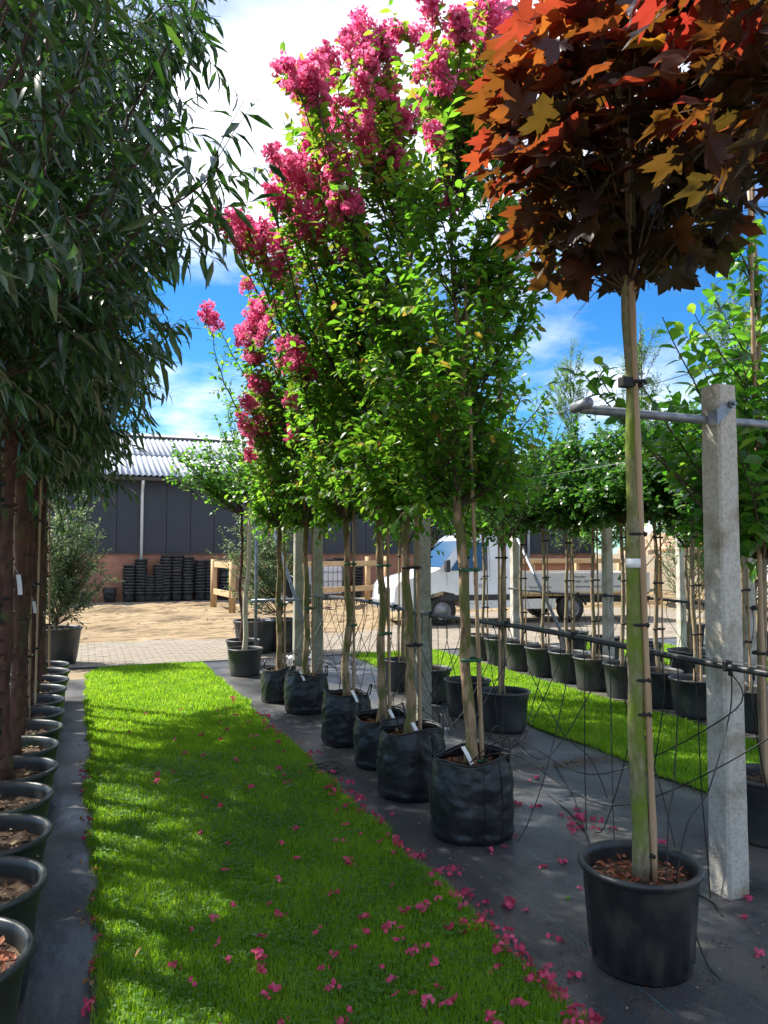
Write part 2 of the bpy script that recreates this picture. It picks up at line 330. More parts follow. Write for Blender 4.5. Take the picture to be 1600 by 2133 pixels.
def np_mesh(name, V, loops, starts, totals, m, tint=None, smooth=False):
    me = bpy.data.meshes.new(name)
    me.vertices.add(len(V)); me.vertices.foreach_set('co', V.astype(np.float32).ravel())
    me.loops.add(len(loops)); me.loops.foreach_set('vertex_index', loops.astype(np.int32))
    me.polygons.add(len(starts)); me.polygons.foreach_set('loop_start', starts.astype(np.int32)); me.polygons.foreach_set('loop_total', totals.astype(np.int32))
    if smooth: me.polygons.foreach_set('use_smooth', np.ones(len(starts), bool))
    me.materials.append(m)
    if tint is not None:
        a = me.attributes.new('tint', 'FLOAT', 'POINT'); a.data.foreach_set('value', tint.astype(np.float32))
    me.update(calc_edges=True); me.validate()
    return me
# leaf templates: (verts, faces); length along +x, width along y, normal +z
def tmpl_leaf(width, droop=0.15, fold=0.25, widest=0.4, n=2):
    xs = [0, widest * 0.9, min(.95, widest * 0.9 + 0.36), 1.0] if n == 2 else [0, widest, 1.0]
    hw = [0, width / 2, width / 2 * 0.72, 0] if n == 2 else [0, width / 2, 0]
    v = []; mid = []; lf = []; rt = []
    for x, h in zip(xs, hw):
        z = -droop * x * x
        mid.append(len(v)); v.append((x, 0, z))
        if h > 0:
            lf.append(len(v)); v.append((x, h, z + fold * h)); rt.append(len(v)); v.append((x, -h, z + fold * h))
    f = [(mid[0], rt[0], mid[1]), (mid[0], mid[1], lf[0])]
    if n == 2: f += [(mid[1], rt[0], rt[1], mid[2]), (mid[1], mid[2], lf[1], lf[0])]
    f += [(mid[-2], rt[-1], mid[-1]), (mid[-2], mid[-1], lf[-1])]
    return np.array(v, float), f
def tmpl_maple(k=0):
    r_ = random.Random(k)
    lobes = [(-128, .42), (-68, .82), (0, 1.0), (68, .82), (128, .42)]
    pts = [(-0.02, -0.04)]
    for i, (a, L) in enumerate(lobes):
        L *= r_.uniform(.9, 1.08)
        for da, q in ((-27, .62), (-20, .80), (-16, .70), (-7, .84), (0, 1.0), (7, .84), (16, .70), (20, .80), (27, .62)):
            if L < .5 and abs(da) in (16, 20): continue
            aa = R(a + da); pts.append((q * L * math.cos(aa) * .62 + .1, q * L * math.sin(aa) * .62))
        if i < 4:
            aa = R((a + lobes[i + 1][0]) / 2); pts.append((.46 * math.cos(aa) * .62 + .1, .46 * math.sin(aa) * .62))
    pts.append((-0.02, 0.04))
    v = [(0.1, 0, 0.0)]
    for x, y in pts:
        rr = math.hypot(x - .1, y); v.append((x, y, -.35 * rr * rr + .10 * abs(y) - .05 * math.sin(5 * math.atan2(y, x - .1))))
    f = [(0, i, i + 1) for i in range(1, len(pts))]
    return np.array(v, float), f
def norm(a): return a / (np.linalg.norm(a, axis=-1, keepdims=True) + 1e-9)
def frames(D, Nn):
    D = norm(D); S = norm(np.cross(Nn, D)); U = np.cross(D, S); return D, S, U
def scatter_mesh(name, tmpl, pos, D, Nn, sc, tint, m, smooth=False):
    V, fs = tmpl; M_ = len(pos); D, S, U = frames(D, Nn); sc = np.asarray(sc, float).reshape(-1, 1, 1)
    W = (V[None, :, 0:1] * D[:, None, :] + V[None, :, 1:2] * S[:, None, :] + V[None, :, 2:3] * U[:, None, :]) * sc + pos[:, None, :]
    lp = np.concatenate([np.array(f) for f in fs]); tot = np.array([len(f) for f in fs]); st = np.concatenate([[0], np.cumsum(tot)[:-1]])
    nl = len(lp); nv = len(V)
    loops = (lp[None, :] + (np.arange(M_) * nv)[:, None]).ravel(); starts = (st[None, :] + (np.arange(M_) * nl)[:, None]).ravel(); totals = np.tile(tot, M_)
    return np_mesh(name, W.reshape(-1, 3), loops, starts, totals, m, np.repeat(tint, nv), smooth)
def leaf_objects(name, meshes, pos, D, Nn, sc, parent):
    D, S, U = frames(D, Nn)
    for i in range(len(pos)):
        o = bpy.data.objects.new(name, meshes[i % len(meshes)]); COL.objects.link(o); o.parent = parent
        m = Matrix(((D[i][0], S[i][0], U[i][0], 0), (D[i][1], S[i][1], U[i][1], 0), (D[i][2], S[i][2], U[i][2], 0), (0, 0, 0, 1)))
        o.matrix_local = Matrix.Translation(pos[i]) @ m @ Matrix.Scale(float(sc[i]), 4)
def single_leaf_meshes(tmpls, m, tints, name='leaf'):
    out = []
    for k, t in enumerate(tints):
        T_ = tmpls[k % len(tmpls)]
        out.append(scatter_mesh(name, T_, np.zeros((1, 3)), np.array([[1., 0, 0]]), np.array([[0, 0, 1.]]), [1], np.array([t]), m))
    return out

# ------------------------------------------------------------------ branch and leaf growth
def bez(a, c, b, n):
    t = np.linspace(0, 1, n)[:, None]; return (1 - t) ** 2 * a + 2 * t * (1 - t) * c + t * t * b
def grow(trunk, tips, r, up=0.5, twigs=6, tl=(0.15, 0.38), zmin=0.0, lead=0.75, droop=0.0, wob=.03):
    """trunk: polyline (k,3); tips (m,3). returns mains [(poly,r0)], twigs [poly]"""
    mains = []; tw = []
    tz = trunk[:, 2]
    for ti, T in enumerate(tips):
        hd = math.hypot(T[0] - trunk[-1][0], T[1] - trunk[-1][1])
        zs = min(max(T[2] - hd * r.uniform(.9, 1.7) - .15, zmin), tz[-1] - .02)
        s = np.array([np.interp(zs, tz, trunk[:, i]) for i in range(3)])
        d = T - s; L = np.linalg.norm(d)
        if L < .12: continue
        c = s + d * .5 + np.array([r.uniform(-.1, .1), r.uniform(-.1, .1), 0]) * L + np.array([d[0] * .12, d[1] * .12, -up * .12 * L + droop * L])
        n = max(5, int(L / .12) + 2); p = bez(s, c, T, n); p[1:-1] += r.normal(0, wob * .25, (n - 2, 3))
        mains.append((p, .0030 + .0045 * L)); tw.append(p[int(n * .35):])
        for k in range(twigs if np.isscalar(twigs) else int(twigs[ti])):
            q = r.uniform(.22, 1.0); i = min(n - 2, int(q * (n - 1))); b0 = p[i] + (p[i + 1] - p[i]) * r.random()
            dd = norm(p[i + 1] - p[i]); v = norm(dd * lead + r.normal(0, .6, 3) + np.array([0, 0, .12 - droop]))
            l = r.uniform(*tl); e = b0 + v * l; cc = b0 + v * l * .5 + np.array([0, 0, .06 * l])
            tw.append(bez(b0, cc, e + np.array([0, 0, -droop * l]), 5))
    return mains, tw
def leaves_on(tw, r, spacing, size, spread=.9, droop=.1, updir=1.0, start=.02, jit=.35):
    PP = []; DD = []; NN = []; SS = []
    for p in tw:
        seg = np.linalg.norm(np.diff(p, axis=0), axis=1); cum = np.concatenate([[0], np.cumsum(seg)]); L = cum[-1]
        n = int((L - start) / spacing)
        if n < 1: continue
        s = start + (np.arange(n) + r.random(n) * .5) * spacing; s = np.minimum(s, L)
        pos = np.stack([np.interp(s, cum, p[:, i]) for i in range(3)], 1)
        t = norm(np.stack([np.interp(s + .01, cum, np.gradient(p[:, i])) for i in range(3)], 1))
        side = norm(np.cross(t, np.array([0, 0, 1.0]) + r.normal(0, .4, (n, 3)))); sg = np.where(np.arange(n) % 2 == 0, 1, -1)[:, None]
        d = norm(t * .55 + side * sg * spread + r.normal(0, jit, (n, 3)) + np.array([0, 0, -droop]))
        nn = norm(np.array([0, 0, updir]) + r.normal(0, .45, (n, 3)) - d * .2)
        PP.append(pos); DD.append(d); NN.append(nn); SS.append(r.uniform(size[0], size[1], n))
    return np.concatenate(PP), np.concatenate(DD), np.concatenate(NN), np.concatenate(SS)
def branch_mesh(mains, tw, twr=.0022, nmain=6, twn=3):
    b = MB()
    for p, r0 in mains: b.tube(p, np.linspace(r0, max(.002, r0 * .28), len(p)), nmain, False)
    for p in tw:
        if len(p) == 5: b.tube(p, np.linspace(twr, twr * .5, 5), twn, False)
    return b
def wobble_line(a, b, n, amp, r):
    t = np.linspace(0, 1, n)[:, None]; p = a + (b - a) * t
    off = r.normal(0, amp, (n, 3)); off[:, 2] = 0
    for _ in range(2): off[1:-1] = (off[:-2] + off[1:-1] * 2 + off[2:]) / 4
    off[0] = 0; off[-1] = 0
    return p + off
def ring_tie(parent, p, rad, m, h=.012, name='tie'):
    b = MB(); b.lathe([(rad, -h), (rad + .004, -h * .5), (rad + .004, h * .5), (rad, h)], 12)
    b.v = [(x + p[0], y * .7 + p[1], z + p[2]) for x, y, z in b.v]
    # cross-over knot
    b.box((p[0] + rad * .3, p[1] - rad * .7, p[2]), (.018, .014, h * 2.4), Matrix.Rotation(.5, 3, 'Y'))
    return b.build(name, m, parent, True)

ORD = ['first', 'second', 'third', 'fourth', 'fifth', 'sixth', 'seventh', 'eighth', 'ninth', 'tenth', 'eleventh', 'twelfth', 'thirteenth', 'fourteenth', 'fifteenth', 'sixteenth']

# ================================================================== SETTING: ground, cloth, lawn, paving, sand
def sheet(name, poly, z, m, label=None, cat=None, kind='structure', sub=0):
    b = MB(); b.add([(x, y, z) for x, y in poly], [tuple(range(len(poly)))])
    return tag(b.build(name, m), label, cat, None, kind)
sheet('ground', [(-300, -100), (500, -100), (500, 600), (-300, 600)], -0.012, MT['earth'])

def rag(x, y0, y1, amp, step, r_):
    n = max(2, int(abs(y1 - y0) / step)); ys = np.linspace(y0, y1, n); o = r_.normal(0, amp, n)
    for _ in range(1): o[1:-1] = (o[:-2] + o[1:-1] * 2 + o[2:]) / 4
    return list(zip(x + o, ys))
def cloth_sheet(name, x0, x1, y0, y1, z, label):
    nx, ny = max(2, int((x1 - x0) / .12)), int((y1 - y0) / .12)
    X, Y = np.meshgrid(np.linspace(x0, x1, nx), np.linspace(y0, y1, ny))
    Z = z + .0025 * np.sin(X * 3.1 + 1.3 * np.sin(Y * 1.7)) + .0025 * np.sin(Y * 4.3 + X * 2.2) * np.sin(X * 1.3)
    V = np.stack([X.ravel(), Y.ravel(), Z.ravel()], 1)
    i = (np.arange(ny - 1)[:, None] * nx + np.arange(nx - 1)[None, :]).ravel()
    loops = np.stack([i, i + 1, i + nx + 1, i + nx], 1).ravel(); st = np.arange(len(i)) * 4
    me = np_mesh(name, V, loops, st, np.full(len(i), 4), MT['cloth'], None, True)
    o = bpy.data.objects.new(name, me); link(o); tag(o, None, None, None, 'structure'); return o
YEND = 11.12
cloth_sheet('ground_cloth', -3.2, 0.16, -2.5, 10.2, 0.0, '')
cloth_sheet('ground_cloth', 1.48, 3.86, -2.5, YEND, 0.0, '')
cloth_sheet('ground_cloth', 5.02, 7.6, -1, YEND, 0.0, '')
cloth_sheet('ground_cloth', 8.9, 11.6, 2, YEND, 0.0, '')

er = np.random.default_rng(3)
LW = {}
def lawn(name, xa, xb, y0, y1, z=.006):
    le = rag(xa, y0, y1, .035, .12, er); ri = rag(xb, y1, y0, .03, .12, er)
    if name == 'lawn_a': le[-6:] = [(x + .02 * k * k * .35, y) for k, (x, y) in enumerate(le[-6:])]
    nm = 'lawn'
    sheet(nm, le + ri, z, MT['lawnsoil'])
    lx = np.array(le); rx = np.array(ri)[::-1]
    LW[name] = (lx, rx, y0, y1)
lawn('lawn_a', 0.07, 1.57, 0.8, 11.0)
lawn('lawn_b', 3.76, 5.12, 1.5, 11.05)
lawn('lawn_c', 7.5, 9.0, 3, 11.05)
def blades(nm, y0, y1, dens, hgt, wid, r_, over=.03):
    lx, rx, a, b_ = LW[nm]
    A = 1.6 * (y1 - y0); n = int(dens * A)
    Y = r_.uniform(y0, y1, n); l = np.interp(Y, lx[:, 1], lx[:, 0]) - over * r_.random(n) ** 2; rr = np.interp(Y, rx[:, 1], rx[:, 0]) + over * r_.random(n) ** 2
    X = l + (rr - l) * r_.random(n)
    # thinner, tufty patches
    pat = np.sin(X * 9 + 2 * np.sin(Y * 3.1)) * np.sin(Y * 7 + X * 2.2)
    h = r_.uniform(hgt * .5, hgt, n) * (1 + .22 * pat); az = r_.uniform(0, 2 * np.pi, n); lean = r_.uniform(.1, .75, n)
    d = np.stack([np.cos(az), np.sin(az)], 1); s = np.stack([-d[:, 1], d[:, 0]], 1) * (wid * r_.uniform(.6, 1.2, n))[:, None]
    z0 = np.full(n, .006); P = np.stack([X, Y], 1)
    mid = P + d * (h * lean * .35)[:, None]; tip = P + d * (h * lean)[:, None]
    V = np.zeros((n, 5, 3)); V[:, 0, :2] = P - s; V[:, 1, :2] = P + s; V[:, 2, :2] = mid - s * .8; V[:, 3, :2] = mid + s * .8; V[:, 4, :2] = tip
    V[:, 0:2, 2] = z0[:, None]; V[:, 2:4, 2] = (z0 + h * .6)[:, None]; V[:, 4, 2] = z0 + h * (1 - .35 * lean)
    lp = np.array([0, 1, 3, 2, 2, 3, 4]); loops = (lp[None] + (np.arange(n) * 5)[:, None]).ravel()
    st = (np.array([0, 4])[None] + (np.arange(n) * 7)[:, None]).ravel(); tot = np.tile([4, 3], n)
    tint = np.clip(.45 + .22 * pat + r_.normal(0, .22, n) + (r_.random(n) < .04) * .5, 0, 1)
    return V.reshape(-1, 3), loops, st, tot, np.repeat(tint, 5)
def merge(parts):
    V = []; L = []; S = []; T = []; C = []; nv = nl = 0
    for v, l, s, t, c in parts:
        V.append(v); L.append(l + nv); S.append(s + nl); T.append(t); C.append(c); nv += len(v); nl += len(l)
    return [np.concatenate(q) for q in (V, L, S, T, C)]
def grass_obj(parts, label):
    V, L, S, T, C = merge(parts)
    o = bpy.data.objects.new('grass', np_mesh('grass', V, L, S, T, MT['grass'], C)); link(o); tag(o, label, 'grass', None, 'stuff')
grass_obj([blades('lawn_a', 1.9, 4.6, 21000, .048, .0016, er), blades('lawn_a', 4.6, 7.2, 13000, .048, .0021, er), blades('lawn_a', 7.2, 11.0, 8000, .052, .0030, er)],
          'bright green mown grass strip beside the peach-leaved trees, strewn with pink petals')
grass_obj([blades('lawn_b', 3.0, 6.5, 9000, .05, .0026, er), blades('lawn_b', 6.5, 11.05, 6000, .055, .0036, er)], 'mown grass strip in front of the row of ribbed pots')
grass_obj([blades('lawn_c', 4.5, 11.05, 2600, .06, .006, er)], 'narrow grass strip behind the row of round headed trees')
# clover and low weeds through the near lawn
def clover(nm, n, y0, y1, r_):
    lx, rx, *_ = LW[nm]
    c = int(n / 14); cy0 = r_.uniform(y0, y1, c); cx0 = np.interp(cy0, lx[:, 1], lx[:, 0]) + r_.random(c) * 1.45
    k = r_.integers(0, c, n); Y = cy0[k] + r_.normal(0, .07, n); X = cx0[k] + r_.normal(0, .07, n)
    ok = (X > np.interp(Y, lx[:, 1], lx[:, 0])) & (X < np.interp(Y, rx[:, 1], rx[:, 0])) & (Y > y0); X, Y = X[ok], Y[ok]; n = len(X)
    Z = r_.uniform(.022, .045, n); az = r_.uniform(0, 6.28, n); PP = []; DD = []
    for q in range(3):
        a = az + q * 2.094; DD.append(np.stack([np.cos(a), np.sin(a), r_.normal(.1, .2, n)], 1)); PP.append(np.stack([X, Y, Z], 1))
    m = n * 3
    me = scatter_mesh('clover', tmpl_leaf(.85, .05, .2, .6, 1), np.concatenate(PP), np.concatenate(DD), np.array([0, 0, 1.]) + r_.normal(0, .2, (m, 3)), r_.uniform(.009, .015, m), r_.random(m), MT['clover'])
    o = bpy.data.objects.new('clover', me); link(o); tag(o, 'patches of small clover leaves growing through the petal strewn grass strip', 'clover', None, 'stuff')
clover('lawn_a', 9000, 2.0, 6.0, er)

# ---- block paving of the yard
PAVE = tag(MB().box((20, 19.0, -.045), (120, 15.9, .06)).build('paved_yard', MT['joint']), None, None, None, 'structure')
pw, pd = .200, .100
def paver_mesh():
    b = MB(); e = .006; x, y = pw / 2 - .004, pd / 2 - .004
    vs = [(-x, -y, -.03), (x, -y, -.03), (x, y, -.03), (-x, y, -.03), (-x, -y, -.004), (x, -y, -.004), (x, y, -.004), (-x, y, -.004), (-x + e, -y + e, 0), (x - e, -y + e, 0), (x - e, y - e, 0), (-x + e, y - e, 0)]
    b.add(vs, [(8, 9, 10, 11)] + [(4 + i, 4 + (i + 1) % 4, 8 + (i + 1) % 4, 8 + i) for i in range(4)] + [(i, (i + 1) % 4, 4 + (i + 1) % 4, 4 + i) for i in range(4)])
    return b
pm = paver_mesh(); pme = pm.mesh('paver', MT['paver'])
cand = []
for j in range(32):
    for i in range(-18, 62):
        cand.append((i * pw + (pw / 2 if j % 2 else 0), YEND + .06 + pd / 2 + j * pd, rnd.uniform(-.002, .003)))
cand.sort(key=lambda c: (abs(c[0] - 1.3) * .9 + (c[1] - 11.2)))
for x, y, z in cand[:300]:
    o = bpy.data.objects.new('paver', pme); link(o, PAVE); o.location = (x, y, -.004 + z); o.rotation_euler = (0, 0, rnd.gauss(0, .008))
rest = MB()
for x, y, z in cand[300:]:
    rest.add([(a + x, b_ + y, c - .004 + z) for a, b_, c in pm.v], pm.f)
for j in range(26):
    for i in range(-10, 50):
        x, y = i * .2 * 1.0 + (j % 2) * .1, 23.2 + j * .1
        rest.add([(a + x, b_ + y, c - .004) for a, b_, c in pm.v], pm.f)
for j in range(34):
    for i in range(28, 75):
        x, y = i * .2 + (j % 2) * .1, 14.4 + j * .1
        rest.add([(a + x, b_ + y, c - .004) for a, b_, c in pm.v], pm.f)
tag(rest.build('paver_field', MT['paver'], PAVE), None, None, None, 'stuff')
tag(MB().box((2, YEND + .03, -.005), (24, .06, .03)).build('edging_strip', MT['carplastic'], None), None, None, None, 'structure')

# ---- sand bed
def sandbed():
    nx, ny = 220, 140
    gx, gy = np.meshgrid(np.linspace(-9, 24, nx), np.linspace(0, 1, ny))
    y0 = 14.0 + np.clip((gx - 5.0) * 1.1, 0, 3.6) + .12 * np.sin(gx * 1.7) + .06 * np.sin(gx * 5.1)
    y1 = 23.25 + .1 * np.sin(gx * 1.3)
    Y = y0 + (y1 - y0) * gy
    r_ = np.random.default_rng(5); Z = np.zeros_like(gx)
    for k in range(26):
        fx, fy = r_.normal(0, 1.8), r_.normal(0, 5); Z += .022 * np.sin(gx * fx + Y * fy + r_.uniform(0, 6)) * r_.random()
    e = np.minimum(gy, 1 - gy) * 14; Z = -.01 + np.clip(e, 0, 1) * (.06 + Z + r_.normal(0, .012, Z.shape))
    V = np.stack([gx.ravel(), Y.ravel(), Z.ravel()], 1); i = (np.arange(ny - 1)[:, None] * nx + np.arange(nx - 1)[None, :]).ravel()
    me = np_mesh('sand_bed', V, np.stack([i, i + 1, i + nx + 1, i + nx], 1).ravel(), np.arange(len(i)) * 4, np.full(len(i), 4), MT['sand'], None, True)
    o = bpy.data.objects.new('sand_bed', me); link(o); tag(o, None, None, None, 'structure')
    # clods and litter lying on it
    n = 420; X = r_.uniform(-4, 16, n); T_ = r_.random(n); Yc = 14.1 + np.clip((X - 5.0) * 1.1, 0, 3.6) + T_ * 8.9 - np.clip((X - 5) * 1.1, 0, 3.6) * T_
    me = scatter_mesh('sand_litter', tmpl_leaf(.35, .1, .3, .5, 1), np.stack([X, Yc, np.full(n, .075)], 1), np.stack([r_.normal(0, 1, n), r_.normal(0, .3, n), r_.normal(0, .1, n)], 1), np.array([0, 0, 1.]) + r_.normal(0, .4, (n, 3)), r_.uniform(.05, .16, n), r_.random(n) * .5, MT['chip'])
    o = bpy.data.objects.new('sand_litter', me); link(o); tag(o, 'dry stalks and clods scattered over the yellow sand', 'litter', None, 'stuff')
sandbed()

# ================================================================== BUILDING with brick plinth and dark panels
BY = 25.66; PZ = 1.49; EZ = 3.86; BX0, BX1 = -9.0, 19.1
bld = thing('warehouse', (5, BY, 0), 'long dark panelled warehouse on a red brick plinth under a corrugated roof', 'building')
def L5(b): b.v = [(x - 5, y - BY, z) for x, y, z in b.v]; return b
L5(MB().box(((BX0 + BX1) / 2, BY + 4.0, PZ / 2 - .02), (BX1 - BX0, 8, PZ + .04))).build('brick_plinth', MT['brick'], bld)
L5(MB().box(((BX0 + BX1) / 2, BY + 4.05, (PZ + EZ) / 2), (BX1 - BX0 - .1, 7.9, EZ - PZ))).build('wall', MT['carplastic'], bld)
L5(MB().box(((BX0 + BX1) / 2, BY - .01, PZ + .02), (BX1 - BX0, .09, .035))).build('drip_rail', MT['gutter'], bld)
x = BX0; pmesh = None
xs = [1.715 - .76 * k for k in range(14, 0, -1)] + [1.715 + .76 * k for k in range(0, 23)]
for xa in xs:
    if xa + .76 > BX1: break
    b = MB().box((0, 0, (EZ - PZ - .06) / 2), (.745, .05, EZ - PZ - .06))
    if pmesh is None:
        o = b.build('wall_panel', MT['panel'], bld, False, .006, 1); pmesh = o.data
    else:
        o = bpy.data.objects.new('wall_panel', pmesh); link(o, bld)
    o.location = (xa + .38 - 5, .0 + rnd.uniform(-.002, .002), PZ + .045)
# corrugated roof, front slope and back slope, as sheets
RY, RZ = BY + 6.0, 6.02
def corr(x0, x1, ya, za, yb, zb, nm, parent):
    pitch = .177; n = int((x1 - x0) / pitch * 6); X = np.linspace(x0, x1, n); w_ = .026 * np.cos(X / pitch * 2 * math.pi)
    A = np.stack([X, np.full(n, ya), za + w_], 1); B = np.stack([X, np.full(n, yb), zb + w_], 1)
    V = np.concatenate([A, B, A - [0, 0, .012], B - [0, 0, .012]]) - [5, BY, 0]; i = np.arange(n - 1)
    q = np.concatenate([np.stack([i, i + 1, n + i + 1, n + i], 1), np.stack([2 * n + i + 1, 2 * n + i, 3 * n + i, 3 * n + i + 1], 1), np.stack([2 * n + i, 2 * n + i + 1, i + 1, i], 1)])
    me = np_mesh(nm, V, q.ravel(), np.arange(len(q)) * 4, np.full(len(q), 4), MT['roofsheet'], None, False)
    return link(bpy.data.objects.new(nm, me), parent)
sl = (RZ - EZ - .12) / (RY - BY + .35)
ym = BY + 2.7; zm = EZ + .12 + (ym - BY + .35) * sl
rf = corr(BX0 - .2, BX1 + .2, BY - .35, EZ + .12, ym + .1, zm + .1 * sl, 'roof_sheet', bld)
corr(BX0 - .2, BX1 + .2, ym, zm + .035, RY, RZ + .035, 'roof_sheet', bld)
corr(BX0 - .2, BX1 + .2, RY + 6.2, EZ + .12, RY, RZ + .03, 'roof_sheet', bld)
L5(MB().prism([(BX0, 0), (BX1, 0), (BX1, .01), (BX0, .01)], 0, .01))
L5(MB().tube([(BX0 - .25, RY, RZ + .05), (BX1 + .25, RY, RZ + .05)], .09, 8)).build('ridge_cap', MT['ridge'], bld, True)
g = MB(); g.add([(BX0 - .2, BY - .47, EZ + .05), (BX1 + .2, BY - .47, EZ + .05), (BX1 + .2, BY - .45, EZ - .05), (BX0 - .2, BY - .45, EZ - .05), (BX0 - .2, BY - .05, EZ - .05), (BX1 + .2, BY - .05, EZ - .05)], [(0, 1, 2, 3), (3, 2, 5, 4)])
L5(g).build('gutter', MT['gutter'], bld)
for gx_ in (BX0 + .02, BX1 - .02):
    g = MB(); g.add([(gx_, BY, EZ), (gx_, BY + 8, EZ), (gx_, RY, RZ)], [(0, 1, 2)]); L5(g).build('gable', MT['panel'], bld)
for dx in (-5.4, 1.71, 8.83, 15.95):
    L5(MB().tube([(dx, BY - .40, EZ - .04), (dx, BY - .36, EZ - .16), (dx, BY - .13, EZ - .34), (dx, BY - .09, EZ - .5), (dx, BY - .09, .85)], .048, 10)).build('downpipe', MT['zinc'], bld, True)
L5(MB().box((8.35, BY - .10, 3.15), (.20, .12, .26)).box((8.42, BY - .2, 3.2), (.12, .14, .12))).build('wall_lamp', MT['gutter'], bld, False, .01)
# second hall behind
hall = thing('far_hall', (5, 44, 0), 'pale roofed hall standing behind the dark panelled warehouse', 'building')
MB().box((3, 0, 2.4), (30, 12, 4.8)).build('wall', MT['palecloth'], hall)
MB().prism([(-13, 4.8), (19.4, 4.8), (19.4, 4.9), (-13, 4.9)], -6.4, 6.4).build('eave_board', MT['whitemetal'], hall)
b = MB(); b.add([(-13, -6.4, 4.9), (19.4, -6.4, 4.9), (19.4, 0, 8.05), (-13, 0, 8.05), (19.4, 6.4, 4.9), (-13, 6.4, 4.9)], [(0, 1, 2, 3), (3, 2, 4, 5), (1, 4, 2), (0, 3, 5)]); b.build('roof', MT['whitemetal'], hall)

# ================================================================== POTS
def pot_parts(rt, rb, h, ribs, m, chipm, parent, soil_z=None, n=40, chips=120, seed=0, chipsize=(.012, .035)):
    r_ = np.random.default_rng(seed + 100)
    def fn(r, z, a):
        if ribs and .10 * h < z < .80 * h and r > rb * .9:
            r = r + .006 * (1 if math.sin(a * ribs) > .35 else 0)
        return r, z
    t = .006; sz = soil_z if soil_z else h - .05
    ls = lambda z: rb + (rt - .018 - rb) * z / h
    prof = [(rb * .3, .004), (rb * .93, .004), (rb * .97, 0), (rb, .012), (ls(.1 * h), .1 * h), (ls(.105 * h) , .105 * h), (ls(.5 * h), .5 * h), (ls(.79 * h), .79 * h), (ls(.805 * h) + .005, .805 * h), (ls(.90 * h) + .006, .90 * h),
            (rt - .008, .925 * h), (rt, .945 * h), (rt + .003, .975 * h), (rt - .002, h - .002), (rt - .012, h), (rt - .022, h - .006), (rt - .026, h - .03), (ls(sz) - t, sz - .02)]
    b = MB().lathe(prof, n, fn)
    b.build('shell', m, parent, True)
    s = MB(); rr = ls(sz) - t; rings = 6; ns = 24
    vs = [(0, 0, sz)]
    for i in range(1, rings + 1):
        for k in range(ns):
            a = 2 * math.pi * k / ns; q = rr * i / rings
            vs.append((q * math.cos(a), q * math.sin(a), sz + (r_.normal(0, .006) if i < rings else -.005)))
    fs = [(0, 1 + k, 1 + (k + 1) % ns) for k in range(ns)]
    for i in range(rings - 1):
        for k in range(ns): fs.append((1 + i * ns + k, 1 + (i + 1) * ns + k, 1 + (i + 1) * ns + (k + 1) % ns, 1 + i * ns + (k + 1) % ns))
    s.add(vs, fs); so_ = s.build('soil', MT['soil'], parent, True)
    if chips:
        q = np.sqrt(r_.random(chips)) * (rr - .015); a = r_.uniform(0, 6.28, chips)
        me = scatter_mesh('mulch', tmpl_leaf(.45, .1, .4, .5, 1), np.stack([q * np.cos(a), q * np.sin(a), sz + r_.uniform(.002, .016, chips)], 1), r_.normal(0, 1, (chips, 3)) * [1, 1, .35], np.array([0, 0, 1.]) + r_.normal(0, .5, (chips, 3)), r_.uniform(*chipsize, chips), r_.random(chips), chipm)
        o = link(bpy.data.objects.new('mulch', me), so_); o['kind'] = 'stuff'
POTKINDS = {}
def pot(kind, loc, label, group, rz=0.0, cat='pot', name='plant_pot'):
    if kind not in POTKINDS:
        root = thing(name, loc, label, cat, group, rz)
        {'row': lambda: pot_parts(.262, .205, .40, 0, MT['potmoss'], MT['chip'], root, .335, 48, 150, 1, (.015, .05)),
         'rowred': lambda: pot_parts(.262, .205, .40, 0, MT['potmoss'], MT['redchip'], root, .345, 48, 420, 2, (.02, .05)),
         'ribbed': lambda: pot_parts(.235, .185, .36, 22, MT['potgrey'], MT['chip'], root, .30, 44, 60, 3),
         'maple': lambda: pot_parts(.228, .182, .375, 15, MT['pot'], MT['redchip'], root, .305, 60, 300, 4, (.015, .04)),
         'grey': lambda: pot_parts(.225, .185, .34, 0, MT['potgrey'], MT['chip'], root, .28, 44, 60, 5),
         'big': lambda: pot_parts(.34, .26, .50, 18, MT['potgrey'], MT['redchip'], root, .45, 44, 120, 6),
         }[kind]()
        POTKINDS[kind] = root
        return root
    c = copy_tree(POTKINDS[kind]); c.location = loc; c.rotation_euler = (0, 0, rz); tag(c, label, cat, group); return c

# ---- left row
LX = -0.37
LYS = [2.56 + .512 * k for k in range(13)]          # 2.56 .. 8.7
NL = len(LYS)
for k, y in enumerate(LYS):
    j = NL - 1 - k
    pot('rowred' if k == 0 else 'row', (LX + rnd.uniform(-.012, .012), y, 0),
        'round black pot of red bark chips at the open end of the peach-leaved row' if k == 0 else 'round black pot with rolled rim under peach-leaved trees, %s from the paved yard' % ORD[j], 'pots of the peach-leaved row', rnd.uniform(0, 6))

# ---- right rows
R1X = 5.44; R1Y = [9.95, 9.43, 8.91, 8.38, 7.88, 7.36, 6.84, 6.32, 5.80, 5.22, 4.66]
for k, y in enumerate(R1Y):
    pot('ribbed', (R1X + rnd.uniform(-.02, .02), y, 0), 'ribbed black pot of a round headed tree, %s from the paved yard' % ORD[k], 'ribbed pots of the round headed trees', rnd.uniform(0, 6))
R2X = 6.95; R2Y = [9.9, 9.1, 8.3, 7.5, 6.7, 5.9]
for k, y in enumerate(R2Y):
    pot('ribbed', (R2X + rnd.uniform(-.04, .04), y, 0), 'ribbed black pot behind the round headed trees, %s from the paved yard' % ORD[k], 'ribbed pots of the second rank', rnd.uniform(0, 6))
